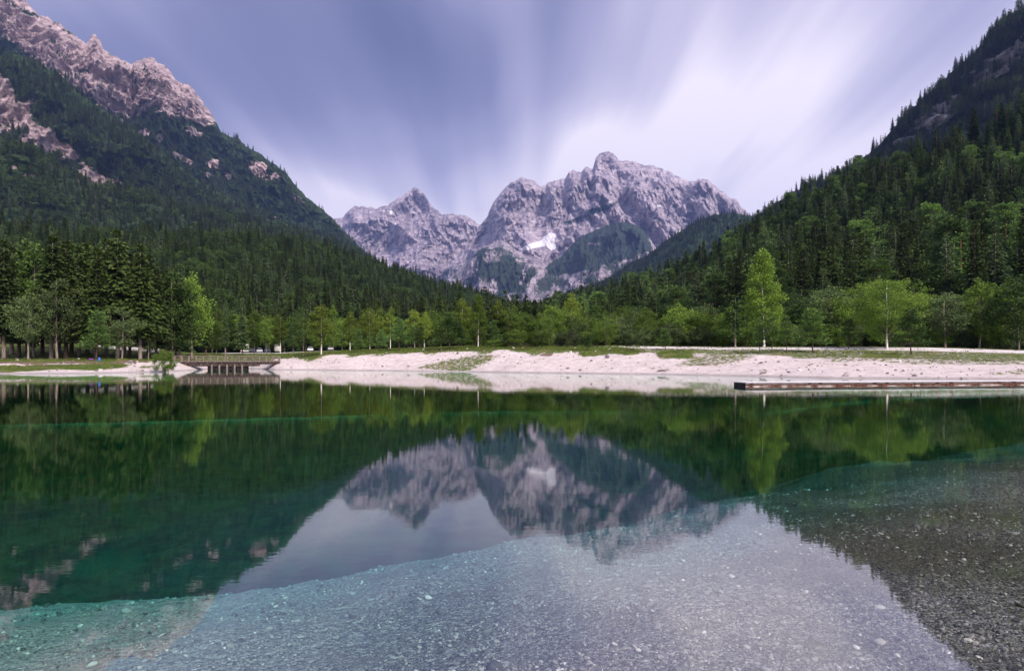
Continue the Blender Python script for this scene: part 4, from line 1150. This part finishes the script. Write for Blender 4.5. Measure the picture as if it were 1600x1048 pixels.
# the continuous leafy belt behind the track
ENV_X = [290, 420, 500, 560, 650, 700, 780, 850, 950, 1000, 1070, 1150, 1200, 1260, 1340, 1400, 1470, 1530, 1600, 1700]
ENV_Y = [476, 500, 500, 506, 498, 495, 490, 484, 488, 492, 486, 480, 468, 458, 452, 452, 468, 450, 440, 440]
rng = np.random.default_rng(5)
px_ = 300.0
k = 0
while px_ < 1680:
    dmin = 148 if px_ < 760 else (118 if px_ < 1000 else 108)
    if px_ < 560: dmin = 215
    for r_ in range(2):
        d = dmin + rng.uniform(0, 8) + r_ * 12
        kd = rng.choice(['broadleaf', 'broadleaf', 'darkleaf', 'willow' if px_ > 800 else 'broadleaf', 'larch' if px_ < 760 else 'broadleaf'])
        top = np.interp(px_, ENV_X, ENV_Y) + rng.uniform(-7, 16) - r_ * 5
        if px_ < 760: txt, gp = 'leafy green tree in the belt behind the birches and meadow', 'leafy trees behind the meadow'
        else: txt, gp = 'leafy green tree in the unbroken belt behind the gravel track', 'leafy trees behind the gravel track'
        if kd == 'larch': txt = 'pale green larch in the belt behind the meadow'; gp = 'larches behind the meadow'
        if kd == 'darkleaf': txt = txt.replace('leafy green', 'dark leafy')
        if kd == 'willow': txt = txt.replace('leafy green', 'greyish green')
        pq = px_ + rng.uniform(-8, 8)
        txt = txt.split(' in the ')[0] + (', front of the belt, ' if r_ == 0 else ', back of the belt, ') + near(pq)
        plant_px(str(kd), pq, d, top, rng.uniform(1.0, 1.35), int(rng.integers(6)), txt, gp)
    # low undergrowth closes the foot of the belt
    if px_ > 560:
        d = dmin - 3 + rng.uniform(0, 3)
        top = np.interp(px_, [560, 760, 1000, 1600], [528, 522, 512, 505]) + rng.uniform(-6, 8)
        pq = px_ + rng.uniform(-12, 12)
        plant_px('bush', pq, d, top, rng.uniform(.9, 1.3), int(rng.integers(3)), 'low bush at the belt foot, ' + near(pq), 'bushes at the foot of the tree belt')
    px_ += rng.uniform(18, 27) if px_ > 560 else rng.uniform(20, 28)
# deeper rows of the left grove
for px_, d, top in ((18, 110, 384), (43, 112, 380), (66, 109, 388), (92, 112, 382), (112, 111, 380), (137, 110, 380), (166, 110, 372), (194, 112, 378), (232, 112, 398), (258, 113, 428), (275, 118, 436)):
    plant_px('tallspruce', px_, d, top, 1.25, int(rng.integers(4)), 'dark spruce in the second row of the grove, ' + near(px_), 'spruces in the second row of the grove')
for i in range(26):
    px_ = -10 + i * 11.5 + rng.uniform(-5, 5); d = rng.uniform(142, 165)
    top = np.interp(px_, [0, 180, 290], [395, 400, 440]) + rng.uniform(-8, 18)
    plant_px('tallspruce', px_, d, top, 1.1, int(rng.integers(4)), 'spruce in the back row of the grove, ' + near(px_), 'spruces in the back of the grove')

# two or three alike at the same spot: say which is the taller
_by = {}
for o in COL.objects:
    if o.get('group') and o.get('category') and o.parent is None: _by.setdefault(o['label'], []).append(o)
for lb, os_ in _by.items():
    if len(os_) < 2: continue
    os_.sort(key=lambda o: -o.scale[2])
    words = {2: ['taller', 'shorter'], 3: ['tallest', 'middle-sized', 'shortest']}.get(len(os_))
    if words:
        for w_, o in zip(words, os_): o['label'] = w_ + ' ' + lb
    elif len(os_) < 10:
        os_.sort(key=lambda o: o.location.x / o.location.y)
        sh = lb.replace('dark pointed ', '').replace('soft pale green ', '').replace('leafy green ', 'leafy ')
        for w_, o in zip(['leftmost', 'second from left', 'third from left', 'fourth from left', 'fifth from left', 'sixth from left', 'seventh from left', 'eighth from left', 'ninth from left'][:len(os_) - 1] + ['rightmost'], os_): o['label'] = w_ + ' ' + sh
# ------------------------------------------------------------------ plain materials
def simple(name, c, rough=.7, c2=None, scale=8, spec=.3, metal=0.0, bump=.2):
    m, nt = new_mat(name)
    t_ = nt.n('ShaderNodeTexCoord'); n1 = nt.noise(t_.outputs['Object'], scale, 4, .6)
    col = nt.mix(nt.mapr(n1, .35, .65), c, c2 or tuple(x * .8 for x in c))
    finish(nt, col, rough, nt.bump(n1, bump, .01), spec, metal)
    return m
M_WOOD = simple('weathered_wood', (.16, .13, .12), .85, (.32, .27, .25), 5)
M_RAIL = simple('pale_weathered_wood', (.24, .20, .175), .85, (.12, .10, .09), 5)
M_LOGS = simple('dark_logs', (.05, .035, .032), .85, (.15, .11, .10), 4)
M_WHITE = simple('white_paint', (.78, .78, .78), .4, (.70, .70, .70), 2, bump=.02)
M_GLASSD = simple('dark_glass', (.02, .025, .03), .08, spec=.6, bump=0)
M_TYRE = simple('tyre_rubber', (.02, .02, .02), .8)
M_RIM = simple('wheel_rim', (.45, .45, .47), .3, metal=.7, bump=0)
M_BLACK = simple('black_plastic', (.015, .015, .016), .5)
M_BLUE = simple('blue_fabric', (.05, .16, .50), .8)
M_PURP = simple('purple_fabric', (.16, .05, .22), .85)
M_ORAN = simple('orange_fabric', (.45, .16, .04), .85)

# ------------------------------------------------------------------ footbridge
A0 = at(272, 564, 107.5); A1 = at(437, 563, 113.5)
br = empty('footbridge', (A0[0], A0[1], 0), label='low wooden footbridge with railing across the lake outlet', category='bridge')
Lb = float(np.hypot(A1[0] - A0[0], A1[1] - A0[1])); ang = math.atan2(A1[1] - A0[1], A1[0] - A0[0])
br.rotation_euler[2] = ang
zd = 1.42      # deck level
def bow(t): return -.9 * math.sin(math.pi * t)   # the bridge bows towards the lake
ns = 15
mb = MB()
for i in range(60):
    t0, t1 = i / 60, (i + 1) / 60
    tm = (t0 + t1) / 2
    mb.box((Lb * tm, bow(tm) + 1.1, zd), (Lb / 60 * .93, 2.3, .08), math.atan2(bow(t1) - bow(t0), Lb / 60))
link('deck', mb.mesh('deck', [M_WOOD]), br)
for side, y0 in ((0, 0.0), (1, 2.2)):
    for nm, zz_, hh, mt in (('handrail', zd + .72, .12, M_RAIL), ('lower_rail', zd + .36, .10, M_RAIL)):
        mb = MB()
        for i in range(ns):
            t0, t1 = i / ns, (i + 1) / ns
            p0 = (Lb * t0, bow(t0) + y0, zz_); p1 = (Lb * t1, bow(t1) + y0, zz_)
            mb.box(((p0[0] + p1[0]) / 2, (p0[1] + p1[1]) / 2, zz_), (Lb / ns + .04, .09, hh), math.atan2(p1[1] - p0[1], p1[0] - p0[0]), bev=.012)
        link(nm, mb.mesh(nm, [mt]), br)
    for i in range(ns + 1):
        t = i / ns
        mb = MB()
        mb.tube([(Lb * t, bow(t) + y0 - .22, zd - .28), (Lb * t, bow(t) + y0 - .02, zd + .82)], [.085, .075], 7)
        link('railing_post', mb.mesh('railing_post', [M_RAIL], False), br)
for r_, (zz_, off) in enumerate(((zd - .20, -.02), (zd - .47, .10), (zd - .75, .2))):
    mb = MB()
    for i in range(ns):
        t0, t1 = i / ns, (i + 1) / ns
        if r_ == 2 and (t0 < .12 or t1 > .8): continue
        mb.tube([(Lb * t0 - .05, bow(t0) + off, zz_ + .02 * math.sin(9 * t0)), (Lb * t1 + .05, bow(t1) + off, zz_ + .02 * math.sin(9 * t1))], [.145, .13], 8)
    link('log_beam', mb.mesh('log_beam', [M_LOGS], True), br)
for i in range(5):
    t = .345 + i * .0715
    mb = MB(); mb.tube([(Lb * t, bow(t) + .0, -1.3), (Lb * t, bow(t) + .02, zd - .6)], [.15, .14], 8)
    link('pier_post', mb.mesh('pier_post', [M_RAIL], True), br)
    mb = MB(); mb.tube([(Lb * t, bow(t) + 2.0, -1.3), (Lb * t, bow(t) + 2.0, zd - .6)], [.15, .14], 8)
    link('pier_post', mb.mesh('pier_post', [M_LOGS], True), br)
# log revetments behind, either side of the opening
mb = MB()
for k in range(5):
    mb.tube([(Lb * .30, 2.6, -.1 + k * .26), (Lb * .70, 2.7, -.1 + k * .26)], .13, 7)
link('log_weir', mb.mesh('log_weir', [M_LOGS], True), br)

# ------------------------------------------------------------------ jetty on the right
m, nt = new_mat('flaking_red_boards')
t_ = nt.n('ShaderNodeTexCoord'); O_ = t_.outputs['Object']
n1 = nt.noise(nt.mapping(O_, (.8, 1, 11)), 1.0, 5, .65); n2 = nt.noise(O_, 6, 4, .6)
c = nt.mix(nt.mapr(n2, .35, .65), (.06, .026, .020), (.14, .066, .048))
sx = nt.n('ShaderNodeSeparateXYZ'); nt.l(O_, sx.inputs[0])
lowz = nt.mapr(sx.outputs[2], .30, .20, -.16, .08)
c = nt.mix(nt.mapr(nt.m('ADD', n1, lowz), .58, .63, 0, .8), c, (.62, .56, .54))
finish(nt, c, .8, nt.bump(n1, .5, .02), .2)
M_REDW = m
J0 = np.array([14.9, 43.6, 0]); J1 = np.array([72.0, 52.6, 0])
Lj = float(np.hypot(J1[0] - J0[0], J1[1] - J0[1])); angj = math.atan2(J1[1] - J0[1], J1[0] - J0[0])
jt = empty('jetty', (J0[0], J0[1], -.17), angj, label='long low jetty with pale deck and flaking reddish side boards', category='jetty')
mb = MB()
nb_ = int(Lj / 2.4)
for i in range(nb_):
    mb.box((Lj * (i + .5) / nb_, 0.80, .425), (Lj / nb_ - .012, 1.72, .04), bev=.01)
link('deck', mb.mesh('deck', [simple('pale_deck', (.74, .71, .72), .6, (.60, .57, .58), 2)]), jt)
mb = MB(); mb.box((Lj / 2, -.0, .382), (Lj, .10, .04), bev=.01); mb.box((.06, .80, .382), (.1, 1.5, .04), bev=.01)
link('edge_beam', mb.mesh('edge_beam', [M_BLACK]), jt)
for i in range(nb_):
    mb = MB(); mb.box((Lj * (i + .5) / nb_, .03, .19), (Lj / nb_ - .02, .07, .30), bev=.008)
    mb.box((Lj * (i + .5) / nb_, .035, .0), (Lj / nb_ - .02, .06, .07), bev=.008)
    link('side_board', mb.mesh('side_board', [M_REDW]), jt)
mb = MB(); mb.box((.02, .80, .18), (.06, 1.45, .36), bev=.01)
link('end_board', mb.mesh('end_board', [M_BLACK]), jt)
for i in range(0, nb_, 2):
    for y_ in (.2, 1.4):
        mb = MB(); mb.tube([(Lj * (i + .1) / nb_ + .3, y_, -3.4), (Lj * (i + .1) / nb_ + .3, y_, .36)], .11, 8)
        link('pile', mb.mesh('pile', [M_LOGS], True), jt)

# ------------------------------------------------------------------ parked vehicles seen through the trees
def wheels(root, pts, r=.32):
    for x, y in pts:
        mb = MB(); mb.tube([(x, y - .1, r), (x, y + .1, r)], r, 16)
        w = link('wheel', mb.mesh('wheel', [M_TYRE], False), root)
        mb = MB(); mb.tube([(x, y - .112, r), (x, y + .112, r)], r * .55, 12)
        link('rim', mb.mesh('rim', [M_RIM], False), w)
def loft(profile, half):
    """car body side profile (x,z,halfwidth scale) extruded across the width"""
    mb = MB(); n = len(profile)
    vs = [(x, -half * k, z) for x, z, k in profile] + [(x, half * k, z) for x, z, k in profile]
    fs = [tuple(range(n)), tuple(range(2 * n - 1, n - 1, -1))] + [(i, (i + 1) % n + 0, (i + 1) % n + n, i + n)[::-1] for i in range(n)]
    mb.add(vs, fs); return mb
def make_car(loc, rz_, paint, label):
    root = empty('parked_car', loc, rz_, label=label, category='car', group='cars parked beyond the meadow')
    b = loft([(-2.1, .35, 1), (-2.15, .7, .98), (-1.95, .92, .95), (-1.0, .98, .95), (.95, .95, .95), (1.9, .80, .93), (2.1, .6, .97), (2.1, .3, 1)], .86)
    link('body', b.mesh('body', [paint]), root)
    c_ = loft([(-1.7, .97, .95), (-1.35, 1.38, .78), (-.9, 1.45, .76), (.15, 1.43, .76), (1.0, .96, .93)], .86)
    link('cabin', c_.mesh('cabin', [M_GLASSD]), root)
    mb = MB(); mb.box((-.55, 0, 1.455), (1.45, 1.25, .05), bev=.02); link('roof', mb.mesh('roof', [paint]), root)
    wheels(root, ((-1.3, -.8), (-1.3, .8), (1.3, -.8), (1.3, .8)))
    mb = MB(); mb.box((2.08, -.6, .66), (.08, .3, .12), bev=.02); link('headlight', mb.mesh('headlight', [M_RIM]), root)
    mb = MB(); mb.box((2.08, .6, .66), (.08, .3, .12), bev=.02); link('headlight', mb.mesh('headlight', [M_RIM]), root)
def make_van(loc, rz_, label):
    root = empty('camper_van', loc, rz_, label=label, category='camper van')
    b = loft([(-2.9, .4, 1), (-2.95, 2.6, .97), (-2.7, 2.85, .93), (1.6, 2.85, .93), (2.0, 2.55, .95), (1.7, 1.95, .97), (2.05, 1.25, .97), (2.85, 1.05, .95), (3.0, .7, .97), (3.0, .4, 1)], 1.08)
    link('body', b.mesh('body', [M_WHITE]), root)
    mb = MB()
    for s in (-1, 1):
        mb.box((-1.6, s * 1.062, 1.75), (1.0, .03, .55), bev=.01); mb.box((.2, s * 1.062, 1.75), (.8, .03, .5), bev=.01); mb.box((1.55, s * 1.05, 1.45), (.7, .03, .5), bev=.01)
    link('window', mb.mesh('window', [M_GLASSD]), root)
    mb = MB(); mb.box((1.93, 0, 1.6), (.05, 1.7, .66), rx=0, bev=.01); link('windscreen', mb.mesh('windscreen', [M_GLASSD]), root)
    wheels(root, ((-1.8, -.98), (-1.8, .98), (2.0, -.98), (2.0, .98)), .36)
def gp(px_, d): x = (px_ - 800) / F * d; return (x, d, hz1(x, d))
make_van(gp(383, 222), math.radians(110), 'white camper van parked among slim trunks beyond the meadow')
make_van(gp(434, 232), math.radians(108), 'white van parked at the right end of the row of cars')
M_SILV = simple('silver_paint', (.5, .5, .52), .3, spec=.5, bump=0); M_DKP = simple('dark_blue_paint', (.03, .04, .07), .3, spec=.5, bump=0)
for px_, d, rz_, pt, lb in ((395, 208, 109, M_DKP, 'dark car parked right beside the white camper van'), (406, 210, 108, M_SILV, 'silver car in the middle of the parked row'),
                            (418, 209, 107, M_DKP, 'dark car right of the silver car in the parked row'), (485, 212, 106, M_WHITE, 'white car parked behind the birch nearest the footbridge'),
                            (517, 214, 104, M_SILV, 'silver car glimpsed right of the birch nearest the footbridge')):
    make_car(gp(px_, d), math.radians(rz_), pt, lb)

# ------------------------------------------------------------------ small things on the bank
def rounded(name, loc, prof, mat, n=14, squash=.7, **props):
    mb = MB(); vs, fs = [], []
    for r, z in prof: vs += [(r * math.cos(6.283 * k / n) * (1 + .06 * math.sin(3 * k)), r * squash * math.sin(6.283 * k / n), z) for k in range(n)]
    for i in range(len(prof) - 1):
        for k in range(n):
            k2 = (k + 1) % n; fs.append((i * n + k, i * n + k2, i * n + n + k2, i * n + n + k))
    fs += [tuple(range(n - 1, -1, -1)), tuple(range((len(prof) - 1) * n, len(prof) * n))]
    mb.add(vs, fs)
    o = link(name, mb.mesh(name, [mat], True)); o.location = loc
    for k, v_ in props.items(): o[k] = v_
    return o
g = gp(155, 93.5); rounded('beach_bag', (g[0], g[1], g[2] - .02), [(.16, 0), (.21, .06), (.21, .22), (.16, .4), (.09, .52), (.04, .55)], M_BLUE, label='small blue bag standing on the bank below the spruces', category='bag')
g = gp(142, 93.8); rounded('rolled_blanket', (g[0], g[1], g[2] - .02), [(.35, 0), (.42, .08), (.40, .2), (.2, .3), (.05, .32)], M_PURP, label='dark purple bundle left of the blue bag on the bank', category='blanket')
g = gp(294, 124); rounded('covered_mound', (g[0], g[1], g[2] - .05), [(.55, 0), (.58, .2), (.5, .42), (.3, .55), (.08, .6)], M_BLACK, label='low black covered heap on the grass behind the footbridge', category='heap')
def driftwood(px_, ypx, ln, label, seed):
    d = CAMH * F / (ypx - HZ); x = (px_ - 800) / F * d
    d = float(np.interp(px_, PX, WD)) + 1.6 + 1.2 * float(fbm(np.array(x / 9), .3, 1.0, 3)); x = (px_ - 800) / F * d
    z = hz1(x, d); r = random.Random(seed)
    mb = MB(); a = r.uniform(-.3, .3)
    mb.tube([(-ln / 2, 0, .05), (-ln * .1, .03, .16), (ln * .25, -.02, .14), (ln / 2, .05, .30)], [.06, .09, .07, .02], 7)
    for k in range(6):
        t = r.uniform(-.4, .4) * ln; mb.tube([(t, 0, .12), (t + r.uniform(-.3, .5), r.uniform(-.2, .2), r.uniform(.25, .5))], [.03, .008], 4, cap=False)
    o = link('driftwood', mb.mesh('driftwood', [M_WOOD], True)); o.location = (x, d, z); o.rotation_euler[2] = a
    o['label'] = label; o['category'] = 'driftwood'
driftwood(1036, 583, 1.3, 'dark branched driftwood at the waterline below the grassy tuft', 1)
driftwood(1193, 587, .9, 'small twiggy driftwood near the waterline left of the jetty end', 2)

# ------------------------------------------------------------------ stones and tufts that nobody could count
def ico(sub):
    t = (1 + 5 ** .5) / 2
    v_ = np.array([(-1, t, 0), (1, t, 0), (-1, -t, 0), (1, -t, 0), (0, -1, t), (0, 1, t), (0, -1, -t), (0, 1, -t), (t, 0, -1), (t, 0, 1), (-t, 0, -1), (-t, 0, 1)], float)
    f = [(0,11,5),(0,5,1),(0,1,7),(0,7,10),(0,10,11),(1,5,9),(5,11,4),(11,10,2),(10,7,6),(7,1,8),(3,9,4),(3,4,2),(3,2,6),(3,6,8),(3,8,9),(4,9,5),(2,4,11),(6,2,10),(8,6,7),(9,8,1)]
    v_ = [tuple(p / np.linalg.norm(p)) for p in v_]
    for _ in range(sub):
        c, nf = {}, []
        def mid(a, b):
            k = (min(a, b), max(a, b))
            if k not in c:
                p = np.array(v_[a]) + np.array(v_[b]); v_.append(tuple(p / np.linalg.norm(p))); c[k] = len(v_) - 1
            return c[k]
        for a, b, d in f:
            x, y, z = mid(a, b), mid(b, d), mid(d, a); nf += [(a, x, z), (b, y, x), (d, z, y), (x, y, z)]
        f = nf
    return np.array(v_), np.array(f)
def stones(name, pos, rad, mat, sub, rng, label, flat=.6, cat='stones'):
    v0, f0 = ico(sub); n = len(pos); k = len(v0)
    s = rng.uniform(.65, 1.35, (n, 1, 3)) * np.array([1, 1, flat]) * rad[:, None, None]
    V_ = v0[None] * (1 + rng.normal(0, .13, (n, k, 1))) * s
    a = rng.uniform(0, 6.283, n); c, s_ = np.cos(a)[:, None], np.sin(a)[:, None]
    tl = rng.normal(0, .25, n)[:, None]
    x = V_[..., 0] * c - V_[..., 1] * s_; y = V_[..., 0] * s_ + V_[..., 1] * c; z = V_[..., 2] + tl * x
    V_ = np.stack([x, y, z], -1) + pos[:, None]
    Fc = (f0[None] + (np.arange(n) * k)[:, None, None]).reshape(-1, 3)
    me = mesh_np(name, V_.reshape(-1, 3), Fc, [mat], sub > 0, dict(tint=np.repeat(rng.random(n), k)))
    link(name, me, kind='stuff', label=label, category=cat)
def stone_mat(name, stops):
    m, nt = new_mat(name)
    r = nt.n('ShaderNodeValToRGB'); nt.l(nt.attr('tint'), r.inputs[0]); r.color_ramp.interpolation = 'LINEAR'
    r.color_ramp.elements[0].color = (*stops[0][1], 1); r.color_ramp.elements[0].position = stops[0][0]
    r.color_ramp.elements[1].color = (*stops[-1][1], 1); r.color_ramp.elements[1].position = stops[-1][0]
    for p, c in stops[1:-1]: e = r.color_ramp.elements.new(p); e.color = (*c, 1)
    geo = nt.n('ShaderNodeNewGeometry'); n1 = nt.noise(geo.outputs['Position'], 60, 4, .6)
    c = nt.mix(nt.mapr(n1, .4, .65, 0, .3), r.outputs[0], (.12, .12, .10))
    finish(nt, c, .7, nt.bump(n1, .4, .004), .3)
    return m
M_PEB = stone_mat('lake_pebbles', [(0, (.03, .03, .03)), (.35, (.11, .11, .10)), (.65, (.25, .24, .215)), (.90, (.36, .345, .31)), (1, (.62, .60, .55))])
M_BST = stone_mat('beach_stones', [(0, (.09, .08, .075)), (.3, (.30, .27, .26)), (.7, (.62, .56, .55)), (1, (.80, .74, .72))])
rng = np.random.default_rng(21)
def bedpts(n, y0, y1, pw, xspread=1.0):
    y = y0 + (y1 - y0) * rng.random(n) ** pw
    x = rng.uniform(-1, 1, n) * (.80 * y + .8) * xspread
    return x, y
x, y = bedpts(60000, 2.2, 13.0, 1.5)
r = np.clip(rng.lognormal(math.log(.0082), .42, len(x)), .005, .028)
clump = fbm(x / .8, y / .8, 4, 3); keep = (rng.random(len(x)) < .45 + 1.3 * clump) & (shelf_e(x, y) < 1.0)
x, y, r = x[keep], y[keep], r[keep]
stones('lake_pebbles', np.stack([x, y, H(x, y) + r * .25], 1), r, M_PEB, 0, rng, 'loose grey pebbles on the shallow lake bed', .6, 'pebbles')
x, y = bedpts(420, 2.4, 12.0, 1.2)
r = np.clip(rng.lognormal(math.log(.022), .35, len(x)), .014, .05)
stones('lake_stones', np.stack([x, y, H(x, y) + r * .2], 1), r, M_PEB, 1, rng, 'larger rounded stones scattered on the lake bed', .5)
# beach
n = 9000
px_ = rng.uniform(-150, 1750, n); wd_ = np.interp(px_, PX, WD); bd_ = np.interp(px_, PX, BD)
t = rng.random(n) ** .8
d = wd_ + .6 + t * (bd_ - wd_); x = (px_ - 800) / F * d
cl = fbm(x / 4.5, d / 2.0, 8, 3)
left = px_ < 260
keep = rng.random(n) < np.where(left, .55, .18 + .5 * t) + .9 * cl
gi0 = np.clip(np.searchsorted(rows, d), 0, len(rows) - 1); gj0 = np.clip(np.searchsorted(us, x / (d + 20)), 0, len(us) - 1)
gv = np.maximum(grass[gi0, gj0], 1.6 * path[gi0, gj0])
keep &= (gv < .30) | (rng.random(n) < .10)
x, d, px_, left = x[keep], d[keep], px_[keep], left[keep]
r = np.clip(rng.lognormal(math.log(.085), .5, len(x)), .04, .38) * np.where(left, 1.25, 1.0)
stones('beach_stones', np.stack([x, d, H(x, d) + r * .2], 1), r, M_BST, 0, rng, 'pale and dark stones scattered over the gravel beach', .65)
# grass tufts
def tufts(name, pos, hh, mat, label, rng, blades=9):
    n = len(pos)
    P_ = np.repeat(pos, blades, 0); h_ = np.repeat(hh, blades) * rng.uniform(.5, 1.2, n * blades)
    P_ = P_ + np.concatenate([rng.normal(0, 1, (n * blades, 2)) * (h_ * .7)[:, None], np.zeros((n * blades, 1))], 1)
    dd = rng.normal(0, .4, (n * blades, 3)); dd[:, 2] = 1; dd /= np.linalg.norm(dd, axis=1)[:, None]
    q = rhombi(P_, dd, h_, h_ * .28, .25, rng)
    me = soup(name, [q], [np.clip(rng.normal(.5, .25, len(q)), 0, 1)], mat)
    link(name, me, kind='stuff', label=label, category='grass')
L_GRASS = leaf_mat('grass_blades', (.06, .11, .015), (.17, .24, .045), (.14, .19, .04), .3)
L_DRY = leaf_mat('dry_grass_blades', (.09, .10, .03), (.26, .25, .09), (.2, .2, .07), .3)
gi_ = np.nonzero((grass.ravel() > .35) & (GY.ravel() > 50) & (GY.ravel() < 175) & (gpx.ravel() > -120) & (gpx.ravel() < 1720))[0]
w = np.clip(grass.ravel()[gi_], 0, 1) ** 2 * (GY.ravel()[gi_] / 100) ** -1.0
w /= w.sum()
pk = rng.choice(gi_, 15000, p=w)
x = GX.ravel()[pk] + rng.uniform(-.6, .6, len(pk)); d = GY.ravel()[pk] + rng.uniform(-.3, .3, len(pk))
hh = rng.uniform(.12, .34, len(x)) * np.where(grass.ravel()[pk] > .8, 1.0, .75)
dry = (fbm(x / 8, d / 8, 3, 3) + .25 * (gpx.ravel()[pk] > 1250) + rng.normal(0, .2, len(x))) > .2
pos = np.stack([x, d, H(x, d) - .02], 1)
tufts('grass_tufts', pos[~dry], hh[~dry], L_GRASS, 'short green grass on the banks and meadow', rng)
tufts('dry_grass', pos[dry], hh[dry], L_DRY, 'dry yellowish grass on the gravel bank', rng)

# ------------------------------------------------------------------ valley air
m, nt = new_mat('valley_haze')
pv = nt.n('ShaderNodeVolumePrincipled')
pv.inputs['Color'].default_value = (.30, .46, 1.0, 1)
pv.inputs['Density'].default_value = 0.000054
pv.inputs['Anisotropy'].default_value = 0.2
out = nt.n('ShaderNodeOutputMaterial'); nt.l(pv.outputs[0], out.inputs['Volume'])
mb = MB(); mb.box((0, 5500, 1290), (24000, 12000, 2600))
hz_o = link('haze', mb.mesh('haze', [m]), kind='stuff', label='thin bluish evening haze filling the valley')
